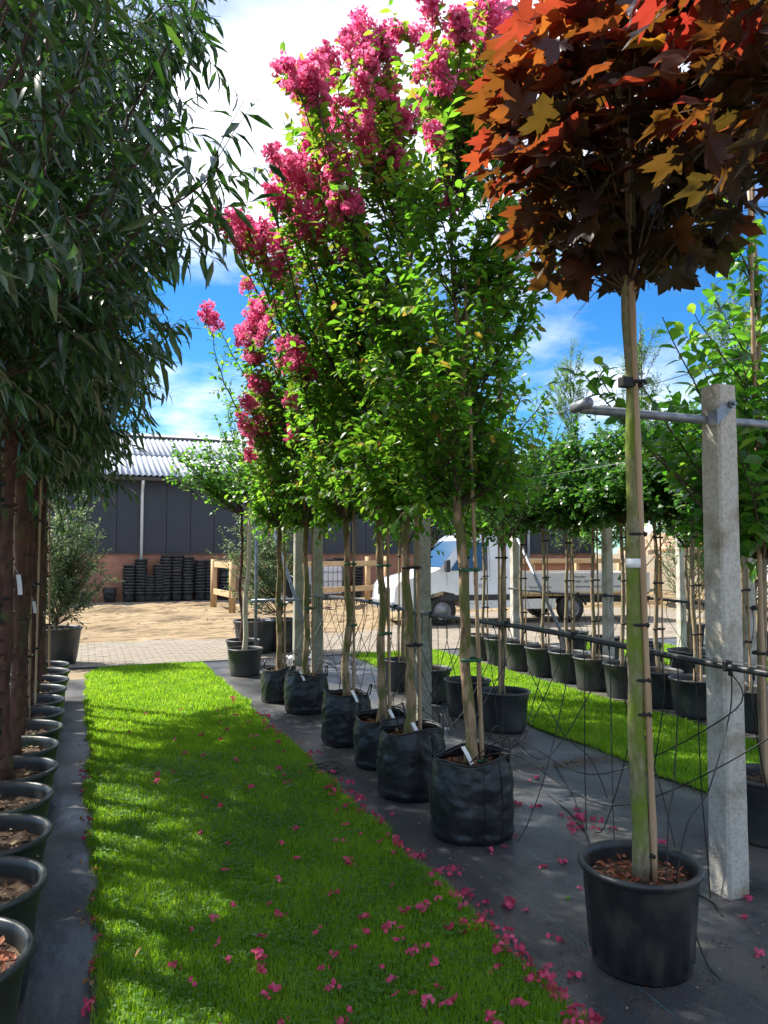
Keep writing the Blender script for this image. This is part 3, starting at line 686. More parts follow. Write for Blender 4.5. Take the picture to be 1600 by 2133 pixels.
# ---- middle strip, inner row
MIDY = [(3.47, 5.98), (3.44, 6.62), (3.42, 7.42), (3.40, 8.12)]
for k, (x, y) in enumerate(MIDY):
    pot('grey', (x, y, 0), 'smooth grey-black pot at the grass edge behind the grow bags, %s counting from the maple' % ORD[k], 'smooth pots of the inner row', rnd.uniform(0, 6))
pot('grey', (3.50, 3.22, 0), 'smooth black pot of the broad leaved tree beside the concrete post', 'smooth pots of the inner row', 1.0)
# ---- pots at the yard end
pot('grey', (1.93, 9.78, 0), 'smooth grey pot with a pale leaning trunk, at the lawn end of the bags', 'pots at the yard end', 2.0)
pot('ribbed', (2.05, 10.55, 0), 'ribbed black pot holding a dark trunk and cane, behind a grey pot', 'pots at the yard end', 2.0)
pot('big', (2.50, 11.9, 0), 'big wide black tub on the pavers behind the yard end pots', 'big tubs', 1.0)
pot('big', (2.95, 12.0, 0), 'big black tub of the grey-green shrub beside the metal stand', 'big tubs', 3.0)
pot('big', (-0.33, 11.75, 0), 'big black tub of the olive-like bush at the end of the left row', 'big tubs', 2.0)
# ---- the maple pots
mp = pot('maple', (2.0, 2.44, 0), 'black ribbed pot of the red maple, on bare black cloth', 'maple pots', .3)
pot('maple', (2.0, 1.38, 0), 'black ribbed pot of the second maple', 'maple pots', 1.3)

# ================================================================== STACKED POTS by the brick wall
def stack_mesh():
    h = .30; return MB().lathe([(.10, 0), (.15, 0), (.165, .12), (.185, h - .05), (.20, h - .045), (.203, h), (.195, h), (.18, h - .06)], 18).mesh('stacked_pot', MT['potgrey'], True)
SM = stack_mesh()
def potstack(x, n, hgt, sc=1.0, y=None, where=''):
    dz = (hgt - .30 * sc) / max(1, n - 1)
    for k in range(n):
        o = bpy.data.objects.new('stacked_pot', SM); link(o)
        o.location = (x + rnd.uniform(-.012, .012) + .0015 * k, (y or BY - .32) + rnd.uniform(-.012, .012), k * dz); o.scale = (sc, sc, sc)
        o.rotation_euler = (rnd.gauss(0, .012), rnd.gauss(0, .012), rnd.uniform(0, 6))
        tag(o, 'empty black pot %s' % where, 'pot', 'pots ' + where)
stacks = [(268, 1.15, 10), (292, 1.33, 12), (311, .82, 7), (330, 1.16, 11), (345, 1.45, 13), (367, 1.45, 13), (390, 1.4, 13), (416, 1.28, 11), (436, 1.3, 11), (468, 1.3, 11), (560, 1.4, 12), (585, 1.3, 11), (690, 1.3, 11), (705, 1.35, 12), (744, 1.15, 9)]
words = ['stack left of the zinc downpipe', 'tall stack right behind the downpipe foot', 'short stack just right of the downpipe', 'second stack right of the downpipe', 'fourth stack from the downpipe, one of the tallest', 'fifth stack from the downpipe, one of the tallest',
         'leaning tall stack in the wall row', 'stack left of the timber fence post', 'stack behind the timber fence post', 'stack behind the timber fence corner', 'taller stack behind the grey-green shrub', 'lower stack behind the grey-green shrub', 'lower stack beside the caged tank', 'higher stack beside the caged tank', 'lone stack right of the caged tank']
for (px, hgt, n), wd in zip(stacks, words):
    potstack(float(PY(px, 1250, BY - .32)[0]), n, hgt, 1.0, None, 'nested in the ' + wd)
potstack(float(PY(228, 1250, BY - .32)[0]), 4, .45, 1.0, None, 'in the low stack alone by the brick wall')
potstack(float(PY(178, 1250, BY - .35)[0]), 1, .3, 1.0, None, 'standing singly against the bricks beside the olive-like bush')
potstack(float(PY(148, 1250, BY - .35)[0]), 2, .36, 1.0, None, 'of the pair by the bricks behind the olive-like bush')

# ================================================================== GROW BAGS
from mathutils import noise as NZ
BAGS = [(2.03, 3.86, .225, .43), (1.99, 4.62, .215, .42), (2.06, 5.33, .20, .36), (2.03, 6.05, .205, .40), (2.06, 7.36, .215, .36), (1.93, 7.98, .19, .34)]
def bag(k, x, y, r0, h):
    r_ = random.Random(50 + k)
    root = thing('grow_bag', (x, y, 0), 'black woven grow bag with handles holding a pink flowering tree, %s from the maple pot' % ORD[k], 'grow bag', 'grow bags of the pink flowering trees', r_.uniform(0, 6) * 0)
    ph = [r_.uniform(0, 6.28) for _ in range(8)]
    def rad(z, a):
        t = z / h
        r = r0 * (0.93 + .09 * math.sin(math.pi * min(1, t * .95 + .05)) - .02 * t)
        r *= 1 + .022 * math.sin(2 * a + ph[0]) + .014 * math.sin(3 * a + ph[1] + t * 2)
        r += .011 * NZ.noise(Vector((2.2 * math.cos(a) + k * 7, 2.2 * math.sin(a), z * 9 + 1.5 * math.cos(a + ph[2]))))
        r += .006 * NZ.noise(Vector((5 * math.cos(a) + k * 3, 5 * math.sin(a), z * 26 + 4 * math.sin(a + ph[3]))))
        r += .003 * NZ.noise(Vector((11 * math.cos(a), 11 * math.sin(a) + k, z * 60)))
        r += .007 * math.exp(-((t - .10 - .03 * math.sin(a + ph[5])) / .04) ** 2)
        return r
    prof = []; n = 72; m = 34
    top = lambda a: h + .018 * math.sin(a + ph[6]) + .012 * math.sin(3 * a + ph[7])
    vs = []
    for i in range(m + 1):
        for q in range(n):
            a = 2 * math.pi * q / n; z = top(a) * i / m; rr = rad(min(z, h), a)
            if i == 0: rr *= .965
            vs.append((rr * math.cos(a), rr * math.sin(a), z))
    for i in range(1, 6):
        for q in range(n):
            a = 2 * math.pi * q / n; z = top(a) - i * .022 + (.003 if i == 1 else 0); rr = rad(min(z, h), a) - .004 - (.004 if i == 1 else 0)
            vs.append((rr * math.cos(a), rr * math.sin(a), z))
    fs = [(i * n + q, i * n + (q + 1) % n, (i + 1) * n + (q + 1) % n, (i + 1) * n + q) for i in range(m + 5) for q in range(n)]
    MB().add(vs, fs).build('shell', MT['bag'], root, True)
    # hem roll and stitched seams
    hem = [(rad(h, a) * 1.01 * math.cos(a), rad(h, a) * 1.01 * math.sin(a), top(a)) for a in [2 * math.pi * q / 48 for q in range(49)]]
    MB().tube(hem, .0045, 5, False).build('hem', MT['bag'], root, True)
    for sa in (-1.75, -1.25, .6, 2.4):
        MB().tube([((rad(h * t, sa) + .001) * math.cos(sa), (rad(h * t, sa) + .001) * math.sin(sa), h * t) for t in np.linspace(.01, 1, 24)], .0035, 5).build('seam', MT['bag'], root, True)
    for ha in (-.35 + r_.uniform(-.3, .3), 2.7 + r_.uniform(-.3, .3)):
        c = Vector((rad(h, ha) * math.cos(ha), rad(h, ha) * math.sin(ha), h - .02)); tng = Vector((-math.sin(ha), math.cos(ha), 0))
        lean = Vector((math.cos(ha), math.sin(ha), 0)) * r_.uniform(-.06, .03)
        pts = [c + tng * .05 * math.cos(t) + (Vector((0, 0, 1)) * .10 + lean) * math.sin(t) for t in np.linspace(0, math.pi, 12)]
        MB().tube(pts, [.006] * 12, 5).build('handle', MT['bag'], root, True)
    s = MB(); ns = 24; sz = h - .075; rr = r0 * .93; q_ = random.Random(k)
    vs = [(0, 0, sz + .02)] + [(rr * i / 5 * math.cos(2 * math.pi * q / ns), rr * i / 5 * math.sin(2 * math.pi * q / ns), sz + (q_.gauss(.01, .009) if i < 5 else 0)) for i in range(1, 6) for q in range(ns)]
    fs = [(0, 1 + q, 1 + (q + 1) % ns) for q in range(ns)] + [(1 + i * ns + q, 1 + (i + 1) * ns + q, 1 + (i + 1) * ns + (q + 1) % ns, 1 + i * ns + (q + 1) % ns) for i in range(4) for q in range(ns)]
    so_ = s.add(vs, fs).build('soil', MT['soil'], root, True)
    g_ = np.random.default_rng(70 + k); nn = 150; qq = np.sqrt(g_.random(nn)) * rr * .95; a = g_.uniform(0, 6.28, nn)
    me = scatter_mesh('litter', tmpl_leaf(.5, .1, .4, .5, 1), np.stack([qq * np.cos(a), qq * np.sin(a), sz + g_.uniform(.01, .035, nn)], 1), g_.normal(0, 1, (nn, 3)) * [1, 1, .4], np.array([0, 0, 1.]) + g_.normal(0, .5, (nn, 3)), g_.uniform(.015, .04, nn), g_.random(nn), MT['redchip'] if k % 2 == 0 else MT['dryleaf'])
    link(bpy.data.objects.new('litter', me), so_)['kind'] = 'stuff'
    if k != 5:
        tb = MB(); px, py = [(-r0 * .35, -r0 * .1), (-r0 * .2, -r0 * .45), (r0 * .05, -r0 * .5), (-.03, -r0 * .93), (-r0 * .55, -r0 * .66)][k]
        tb.add([(px, py, h + .05), (px + .022, py, h + .055), (px + .035, py - .03, h + .02), (px + .012, py - .035, h + .012), (px + .05, py - .055, h - .03), (px + .028, py - .058, h - .035)], [(0, 1, 2, 3), (3, 2, 4, 5)])
        tb.v += [(x_, y_ + .002, z_) for x_, y_, z_ in tb.v]; tb.f += [tuple(i + 6 for i in f[::-1]) for f in tb.f[:2]]
        tb.build('plant_label', MT['tag'], root)
for k, b_ in enumerate(BAGS): bag(k, *b_)

# ================================================================== TREES
def bamboo(parent, a, b, r0=.011, m=None, name='stake'):
    n = 26; t = np.linspace(0, 1, n); p = a + (b - a) * t[:, None]; r_ = np.where(np.arange(n) % 4 == 2, r0 * 1.22, r0) * (1 - .2 * t)
    return MB().tube(p, r_, 8).build(name, m or MT['bamboo'], parent, True)
def tree(name, loc, label, cat, group, trunk, tr, bark, tips, r, leaf, tmpl, lm, stake=None, ties=(), tiem=None, n_obj=0, rz=0.0, extra_twigs=None, tintf=None, knobs=0, tagz=None, **gk):
    root = thing(name, loc, label, cat, group, rz)
    trunk = np.array(trunk, float)
    b = MB().tube(trunk, tr, 10)
    tk = b.build('trunk', bark, root, True)
    if knobs:
        kb = MB()
        for _ in range(knobs):
            z = r.uniform(trunk[0][2] + .05, trunk[-1][2]); p = np.array([np.interp(z, trunk[:, 2], trunk[:, i]) for i in range(3)]); a = r.uniform(0, 6.28); q = .03
            d = np.array([math.cos(a), math.sin(a), r.uniform(-.2, .7)]); kb.tube([p + d * .012, p + d * (.035), p + d * r.uniform(.045, .062)], [.016, .014, .007], 5)
        kb.build('branch_stubs', bark, tk, True)['kind'] = 'stuff'
    mains, tw = grow(trunk, tips, r, **gk)
    if extra_twigs: tw = tw + extra_twigs
    branch_mesh(mains, tw).build('branches', MT['twig'], root, True)
    P, D, Nn, S = leaves_on(tw, r, **leaf)
    tint = np.clip(r.beta(2.2, 2.6, len(P)), 0, 1) if tintf is None else tintf(P, r)
    if n_obj:
        pick = np.zeros(len(P), bool); near = P @ np.array([-.2, -1, 0]) + r.normal(0, .15, len(P)); pick[np.argsort(-near)[:n_obj]] = True
        ts = [.1, .25, .4, .5, .6, .75, .9]
        leaf_objects('leaf', single_leaf_meshes([tmpl], lm, ts), P[pick], D[pick], Nn[pick], S[pick], root)
        P, D, Nn, S, tint = P[~pick], D[~pick], Nn[~pick], S[~pick], tint[~pick]
    cr = link(bpy.data.objects.new('crown', scatter_mesh('crown', tmpl, P, D, Nn, S, tint, lm)), root); cr['kind'] = 'stuff'
    if stake is not None:
        a, b_, r0 = stake; bamboo(root, np.array(a, float), np.array(b_, float), r0)
        for z in ties:
            p = [np.interp(z, trunk[:, 2], trunk[:, i]) for i in range(3)]; q = np.array(a) + (np.array(b_) - np.array(a)) * (z - a[2]) / (b_[2] - a[2])
            c = (np.array(p) + q) / 2; ring_tie(root, c, np.linalg.norm(q[:2] - np.array(p)[:2]) / 2 + .026, tiem or MT['tie'], .008)
    return root
def ell_tips(n, r, c, rx, rz, shell=.55, zpow=1.0):
    v = norm(r.normal(0, 1, (n, 3))); q = shell + (1 - shell) * r.random(n) ** .7
    return np.array(c) + v * q[:, None] * np.array([rx, rx, rz])

# ---- crape myrtles
PAN0 = [
 [(900, 25, 60), (855, 70, 52), (893, 135, 62), (930, 232, 40), (985, 135, 62), (958, 195, 50), (1062, 85, 85), (1022, 20, 50), (937, 410, 58), (1062, 285, 45), (935, 95, 42), (1010, 75, 50), (1000, 30, 45), (1075, 130, 60), (1050, 45, 45), (960, 60, 40), (1195, 405, 34), (1095, 120, 40), (1045, 180, 45), (970, 270, 32), (905, 285, 35)],
 [(735, 95, 62), (770, 80, 70), (795, 115, 66), (770, 130, 50), (612, 165, 62), (650, 190, 66), (690, 140, 58), (632, 200, 52), (800, 205, 62), (790, 250, 60), (812, 195, 48), (772, 335, 62), (830, 325, 35), (905, 255, 42), (850, 250, 40), (765, 190, 45), (815, 290, 40), (880, 215, 35)],
 [(715, 260, 64), (690, 275, 60), (655, 300, 62), (665, 330, 58), (600, 340, 62), (580, 335, 42), (595, 385, 52), (575, 410, 40), (690, 380, 56), (640, 395, 52), (660, 450, 46), (740, 240, 40), (700, 345, 46), (725, 420, 42), (760, 300, 40), (625, 365, 44), (700, 430, 44)],
 [(480, 478, 46), (505, 470, 56), (520, 500, 56), (548, 490, 42), (572, 495, 40), (625, 430, 56), (645, 470, 56), (615, 470, 46), (600, 520, 48), (735, 520, 42), (690, 455, 48), (715, 480, 42), (557, 548, 42), (660, 500, 44), (795, 625, 24), (703, 652, 34), (760, 500, 36), (680, 540, 34), (640, 545, 32)],
 [(540, 665, 52), (525, 715, 56), (555, 690, 44), (537, 790, 46), (600, 740, 56), (630, 770, 52), (620, 740, 44), (592, 580, 40), (600, 600, 32), (548, 640, 40), (640, 790, 34), (578, 640, 30), (610, 620, 28)],
 [(430, 655, 34), (448, 668, 26), (515, 592, 26), (525, 855, 52), (555, 860, 46), (530, 905, 56), (553, 900, 46), (610, 905, 30), (605, 835, 28), (690, 775, 18), (500, 700, 26), (520, 950, 22), (585, 755, 30)],
]
PAN = [list(q) for q in PAN0]
for src, dst, xs_ in ((4, 3, (600, 630, 620, 640)), (5, 4, (610, 605, 690, 585)), (3, 2, (690, 715, 735, 760, 680, 660, 645, 703, 795)), (2, 1, (725, 760, 700, 740))):
    for e_ in list(PAN0[src]):
        if e_[0] in xs_ and not (src == 4 and e_[1] < 700): PAN[src].remove(e_); PAN[dst].append(e_)
tp_floret = (np.array([(0, 0, .12), (1, .15, .0), (.2, .9, .22), (-.8, .4, -.05), (-.3, -.9, .2), (.7, -.75, -.1)], float), [(0, 1, 2), (0, 2, 3), (0, 3, 4), (0, 4, 5), (0, 5, 1)])
def panicle(P, d, size, parent, r):
    k = max(6, int(8 + size * 75)); L = size
    t = r.random(k); ax = norm(d); rad = (.42 - .24 * t) * L * r.random(k) ** .5
    u = norm(np.cross(ax, [.3, .2, 1.])); v = np.cross(ax, u); a = r.uniform(0, 6.28, k)
    cc = P + ax * ((t - .45) * L)[:, None] + u * (rad * np.cos(a))[:, None] + v * (rad * np.sin(a))[:, None]
    for i in range(1, k):
        dv = cc[:i] - cc[i]; dl = np.linalg.norm(dv, axis=1); j = int(np.argmin(dl))
        if dl[j] > .045: cc[i] += dv[j] * (1 - .045 / dl[j])
    per = 15; pos = np.repeat(cc, per, 0) + norm(r.normal(0, 1, (k * per, 3))) * (r.random((k * per, 1)) ** .4) * .034
    nn = norm(pos - np.repeat(cc, per, 0) + r.normal(0, .02, pos.shape)); dd = np.cross(nn, r.normal(0, 1, pos.shape))
    tint = np.clip(np.repeat(r.uniform(.15, .85, k), per) + r.normal(0, .16, k * per), 0, 1)
    o = link(bpy.data.objects.new('flower_cluster', scatter_mesh('flower_cluster', tp_floret, pos, dd, nn, r.uniform(.009, .0165, len(pos)), tint, MT['pink'])), parent)
    st = MB()
    for c_ in cc[:max(4, k // 2)]: st.tube([P - ax * L * .55, (P - ax * L * .2 + c_) / 2, c_], [.0025, .0015, .001], 3, False)
    st.build('stalks', MT['twigpink'], o, False)
TB = [(973, 1570), (872, 1515), (793, 1480), (726, 1450), (633, 1410), (592, 1385)]
TMYR = tmpl_leaf(.50, .22, .30, .45, 2)
for k, (x, y, r0, h) in enumerate(BAGS):
    r = np.random.default_rng(200 + k); z0 = h - .09
    top = np.array([-.10 if k == 0 else r.uniform(-.1, .02), r.uniform(-.05, .05), 3.55])
    lean = [(-.085), -.03, -.02, .0, -.02, -.01][k]
    tk = wobble_line(np.array([0, 0, z0]), np.array([lean, 0, 2.0]), 22, .016, r); t2 = wobble_line(tk[-1], top, 9, .04, r)[1:]
    tr_ = np.concatenate([np.linspace(.034, .024, 22) * (1 + .07 * np.sin(np.arange(22) * 1.7 + k)), np.linspace(.020, .006, 8)]); tr_[0] = .05; tr_[1] = .042
    trunk = np.concatenate([tk, t2])
    base = np.array([x, y, 0]); pans = []
    for (px, py, s) in PAN[k]:
        Yp = y + (r.uniform(-.45, .15) if k in (0, 1) else r.uniform(-.62, -.12)); P = PY(px, py, Yp); pans.append((P - base, s / 1602 * (P - _C) @ _fw))
        if s > 36 and r.random() < .75:
            P = PY(px + r.uniform(-26, 26), py + r.uniform(-20, 30), y + r.uniform(-.45, .0)); pans.append((P - base, .8 * s / 1602 * (P - _C) @ _fw))
    gt = []
    while len(gt) < 60:
        z = r.uniform(1.85, 3.7); q = .20 + .34 * math.sin(math.pi * min(1, max(0, (z - 1.75) / 2.7)) ** .8)
        a = r.uniform(0, 6.28); q *= math.sqrt(r.uniform(.15, 1)); gt.append((q * math.cos(a) + lean + .05, q * math.sin(a) + .06, z))
    gt = np.array(gt); tips = np.concatenate([gt, np.array([p for p, _ in pans])])
    def tf(P, r, z1=3.4): return np.clip(.35 + r.normal(0, .17, len(P)) + np.clip((P[:, 2] - z1) * .22, 0, .3) + (r.random(len(P)) < .025) * .5, 0, 1)
    root = tree('crape_myrtle', (x, y, 0), 'pink flowering tree with a tan trunk tied to a cane, %s from the maple' % ORD[k], 'tree', 'pink flowering trees in grow bags', trunk, tr_, MT['bark_myrtle'], tips, r,
                dict(spacing=.027, size=(.05, .084), spread=.85, droop=.22), TMYR, MT['myrtle'], (( .062, -.01, z0 - .05), (lean + .05, -.02, [3.1, 3.0, 2.7, 3.2, 3.0, 2.6][k]), .0125), [z0 + .06, .95, 1.45, 2.0] if k < 4 else [1.0, 1.9], MT['greentie'] if k != 1 else MT['tie'],
                n_obj=[220, 180, 120, 0, 0, 0][k], tintf=tf, zmin=1.8, twigs=[11] * len(gt) + [6] * len(pans), tl=(.12, .34), up=.4)
    for P, s in pans: panicle(P, np.array([P[0] * .5, P[1] * .5, .8]) + r.normal(0, .3, 3), s * 1.55, root, r)

# ---- left row: long drooping leaves
TNAR = tmpl_leaf(.21, .38, .35, .42, 2)
variants = []
for v in range(4):
    r = np.random.default_rng(300 + v)
    tk = wobble_line(np.array([0, 0, .30]), np.array([r.uniform(-.02, .02), 0, 2.35]), 20, .012, r); t2 = wobble_line(tk[-1], np.array([r.uniform(-.1, .1), 0, 4.2]), 8, .05, r)[1:]
    trunk = np.concatenate([tk, t2]); tr_ = np.concatenate([np.linspace(.040, .030, 20) * (1 + .06 * np.sin(np.arange(20) * 2.1)), np.linspace(.026, .008, 7)])
    tips = []
    while len(tips) < 34:
        z = r.uniform(2.2, 5.2); q = min(.46 + .42 * (z - 2.2) / .9, 1.0) * math.sqrt(r.uniform(.15, 1)) * (1.25 if r.random() < .2 else 1); a = r.uniform(0, 6.28); tips.append((q * math.cos(a), q * math.sin(a), z))
    variants.append(tree('peach_leaved_tree', (0, 0, 0), 'x', 'tree', 'peach-leaved trees in the left row', trunk, tr_, MT['bark_dark'], np.array(tips), r,
        dict(spacing=.036, size=(.085, .150), spread=.75, droop=.75, jit=.3), TNAR, MT['narrow'], ((.07, .02, .28), (.05, .03, 2.3), .009), [.8, 1.3, 1.8], MT['tie'], zmin=2.15, twigs=9, tl=(.18, .46), up=.2, droop=.10, wob=.06, knobs=85, n_obj=70))
for k, y in enumerate(LYS[::-1]):
    v = [0, 1, 2, 3, 1, 3, 0, 2, 1, 0, 3, 2, 1][k]
    if k < 4: o = variants[k]
    else:
        o = copy_tree(variants[v])
    o.location = (LX + rnd.uniform(-.015, .015), y, 0); o.rotation_euler = (rnd.gauss(0, .012), rnd.gauss(0, .014), [0, 1.9, 4.1, 2.7, 5.2, .8, 3.3, 1.2, 2.6, 4.4, 5.9, .4, 3.7][k])
    if k >= 4: sc = rnd.uniform(.97, 1.05); o.scale = (sc, sc, 1)
    tag(o, 'peach-leaved tree with dark knobbly trunk and long drooping leaves, %s from the paved yard' % ORD[k])
# three more trees added behind that row to break up its striped trunk shadows
for k, (y, v, rz) in enumerate([(4.5, 2, 1.0), (6.2, 0, 3.9), (7.9, 3, 5.5)]):
    o = copy_tree(variants[v]); o.location = (-1.75, y, 0); o.rotation_euler = (0, 0, rz); o.scale = (1, 1, 1)
    tag(o, 'peach-leaved tree added behind the left row for shade, %s of three' % ['open end one', 'middle one', 'yard end one'][k])
    pot('row', (-1.75, y, 0), 'round black pot of the %s tree added behind the left row' % ['open end', 'middle', 'yard end'][k], 'pots of the peach-leaved row')
# single leaves and white plant labels on the nearest of them
r = np.random.default_rng(9)
for k, (px, py, Y) in enumerate([(38, 1218, 5.7), (70, 1265, 6.7), (88, 1280, 7.2)]):
    P = PXX(px, py, LX + .04); root = [o for o in bpy.data.objects if o.name.startswith('peach_leaved_tree')][0]
    best = min((o for o in bpy.data.objects if o.name.startswith('peach_leaved_tree') and o.parent is None), key=lambda o: abs(o.location.y - P[1]))
    hgt = [.11, .085, .06][k]; b = MB(); Pm = best.matrix_basis.inverted() @ Vector(P)
    b.add([(-.012, 0, hgt / 2), (.010, .004, hgt / 2), (.018, -.006, 0), (-.004, -.01, 0), (.022, -.004, -hgt / 2), (.0, -.008, -hgt / 2)], [(0, 1, 2, 3), (3, 2, 4, 5)])
    b.v += [(x, y + .0015, z) for x, y, z in b.v]; b.f += [tuple(i + 6 for i in f[::-1]) for f in b.f[:2]]
    b.tube([(0, 0, hgt / 2), (-.02, .03, hgt / 2 + .04), (-.035, .05, hgt / 2 + .05)], .0012, 4)
    o = b.build('plant_label', MT['tag'], best); o.location = Pm; o.rotation_euler = (0, 0, -best.rotation_euler.z)

# ---- maples
TMAP = [tmpl_maple(i) for i in range(3)]
def maple(loc, label, seed, zc, rx, rzz, n, nobj, stake, px_tips=()):
    r = np.random.default_rng(seed); root = thing('maple_tree', loc, label, 'tree', 'red leaved maples')
    tk = wobble_line(np.array([0, 0, .28]), np.array([-.012, .0, 2.72]), 30, .006, r); t2 = wobble_line(tk[-1], np.array([-.02, .05, 3.9]), 8, .03, r)[1:]
    trunk = np.concatenate([tk, t2]); b = MB().tube(trunk, np.concatenate([np.linspace(.033, .024, 30) * (1 + .03 * np.sin(np.arange(30) * 1.3)), np.linspace(.021, .008, 7)]), 12); b.build('trunk', MT['bark_maple'], root, True)
    tips = ell_tips(46, r, (-.02, 0, zc), rx * .9, rzz * .95, .35); tips = tips[tips[:, 2] > 2.62]
    mains, tw = grow(trunk, tips, r, up=.3, twigs=3, tl=(.12, .25), zmin=2.58); branch_mesh(mains, tw).build('branches', MT['twig'], root, True)
    v = norm(r.normal(0, 1, (n, 3))); q = r.uniform(.25, 1, n) ** .6; P = np.array([-.02, 0, zc]) + v * q[:, None] * np.array([rx, rx, rzz])
    P = P[P[:, 2] > 2.60 + .18 * np.hypot(P[:, 0], P[:, 1]) / rx * -.6]; n = len(P)
    od = norm(P - np.array([0, 0, zc - .35])); D = norm(od * [1, 1, .35] + r.normal(0, .4, (n, 3)) + np.array([0, 0, -.32])); Nn = norm(np.array([0, 0, .8]) + od * .55 + r.normal(0, .32, (n, 3)))
    S = r.uniform(.15, .24, n)
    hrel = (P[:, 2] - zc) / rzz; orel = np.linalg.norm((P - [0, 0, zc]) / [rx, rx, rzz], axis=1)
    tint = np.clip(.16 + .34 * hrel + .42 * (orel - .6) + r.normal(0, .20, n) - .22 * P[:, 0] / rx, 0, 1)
    near = -P[:, 1] - .35 * P[:, 0] + r.normal(0, .1, n); order = np.argsort(-near); pk = order[:nobj]; rs = order[nobj:]
    lm = {}
    for j in range(3): lm[j] = single_leaf_meshes([TMAP[j]], MT['maple'], np.linspace(0.02, .98, 8))
    D_, S_, U_ = frames(D, Nn)
    for i in pk:
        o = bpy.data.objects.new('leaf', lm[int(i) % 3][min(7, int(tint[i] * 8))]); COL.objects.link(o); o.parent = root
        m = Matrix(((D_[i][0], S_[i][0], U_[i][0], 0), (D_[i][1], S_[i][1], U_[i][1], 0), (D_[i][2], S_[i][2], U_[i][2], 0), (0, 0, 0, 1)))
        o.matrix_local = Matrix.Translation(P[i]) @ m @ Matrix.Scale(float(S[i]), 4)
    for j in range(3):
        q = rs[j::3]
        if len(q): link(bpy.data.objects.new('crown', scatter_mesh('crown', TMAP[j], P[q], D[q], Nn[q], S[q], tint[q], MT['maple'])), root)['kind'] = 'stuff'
    pet = MB()
    for i in range(0, n, 2):
        e = P[i]; t_ = np.array([e[0] * .75, e[1] * .75, e[2] - .02]); pet.tube([e, (e + t_) / 2 + [0, 0, .01], t_], .0012, 3, False)
    pet.build('leaf_stalks', MT['twigpink'], root)['kind'] = 'stuff'
    bamboo(root, np.array([.045, -.03, .26]), np.array([-.035, -.028, 3.35]), .013)
    for z in (.40, .93, 1.06, 1.27, 1.62, 2.20): ring_tie(root, (.006 + .017 * (1 - z / 1.7), -.012, z), .036, MT['tie'], .006)
    return root
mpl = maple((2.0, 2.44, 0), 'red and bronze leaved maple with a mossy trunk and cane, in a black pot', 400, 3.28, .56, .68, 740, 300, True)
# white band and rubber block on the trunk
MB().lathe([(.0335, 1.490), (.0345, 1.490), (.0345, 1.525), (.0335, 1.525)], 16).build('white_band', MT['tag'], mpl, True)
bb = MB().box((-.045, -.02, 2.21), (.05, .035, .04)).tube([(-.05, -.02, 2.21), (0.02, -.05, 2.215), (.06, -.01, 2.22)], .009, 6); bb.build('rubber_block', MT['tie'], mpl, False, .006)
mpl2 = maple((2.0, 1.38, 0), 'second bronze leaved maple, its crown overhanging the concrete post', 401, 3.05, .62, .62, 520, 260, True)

# ---- broad leaved tree at the right edge and the inner row
TBIG = tmpl_leaf(.52, .25, .3, .45, 2)
r = np.random.default_rng(500)
base = np.array([3.50, 3.22, 0]); tips = []
for (px, py, dy) in [(1200, 762, .1), (1300, 745, .0), (1240, 770, .3), (1380, 660, -.1), (1440, 640, .1), (1500, 430, .0), (1520, 500, .1), (1480, 590, .2), (1560, 480, -.1), (1540, 850, -.3), (1520, 905, -.4), (1560, 950, -.2), (1545, 1010, -.2), (1580, 1050, -.2), (1500, 820, .2), (1430, 700, .3), (1560, 700, .2), (1540, 640, .4), (1590, 600, 0)]:
    tips.append(PY(px, py, base[1] + dy) - base)
tips += list(ell_tips(76, r, (.05, .1, 2.15), .55, .68, .3))
tips = np.array(tips)
tk = wobble_line(np.array([0, 0, .26]), np.array([0.02, .0, 3.9]), 20, .015, r)
tree('broad_leaved_tree', base, 'tree with broad glossy leaves and long side shoots, beside the concrete post', 'tree', 'broad leaved trees of the inner row', tk, np.linspace(.03, .008, 20), MT['bark_tan'], tips, r,
     dict(spacing=.040, size=(.075, .125), spread=.8, droop=.2), TBIG, MT['bigleaf'], ((-.05, -.04, .25), (-.06, -.04, 3.6), .013), [1.0, 1.6, 2.2], MT['tie'], n_obj=260, zmin=1.5, twigs=5, tl=(.10, .28), up=.2)
TMID = tmpl_leaf(.42, .3, .3, .45, 2)
for k, (x, y) in enumerate(MIDY):
    r = np.random.default_rng(510 + k); tips = list(ell_tips(40 if k else 46, r, (0, 0, 2.75), .62, 1.0, .35))
    tips = [t for t in tips if t[2] > 1.75]
    if k == 0:
        for (px, py) in [(1110, 690), (1195, 747), (1090, 700), (1150, 860), (1120, 830), (1170, 880), (1080, 620), (1060, 560), (1100, 960), (1050, 640)]: tips.append(PY(px, py, y + r.uniform(-.2, .2)) - np.array([x, y, 0]))
    tk = wobble_line(np.array([0, 0, .24]), np.array([.0, .0, 3.6]), 22, .02, r)
    tree('green_leaved_tree', (x, y, 0), 'green tree tied to a long cane by the second lawn, %s from the concrete post' % ORD[k], 'tree', 'green trees of the inner row', tk, np.linspace(.024, .007, 22), MT['bark_tan'], np.array(tips), r,
         dict(spacing=.036, size=(.05, .085), spread=.8, droop=.25), TMID, MT['bigleaf'], ((-.06, -.02, .22), (-.05, -.02, [4.05, 3.6, 3.2, 3.0][k]), .011), [.9, 1.5, 2.1], MT['tie'], zmin=1.55, twigs=6, tl=(.12, .3), up=.2)

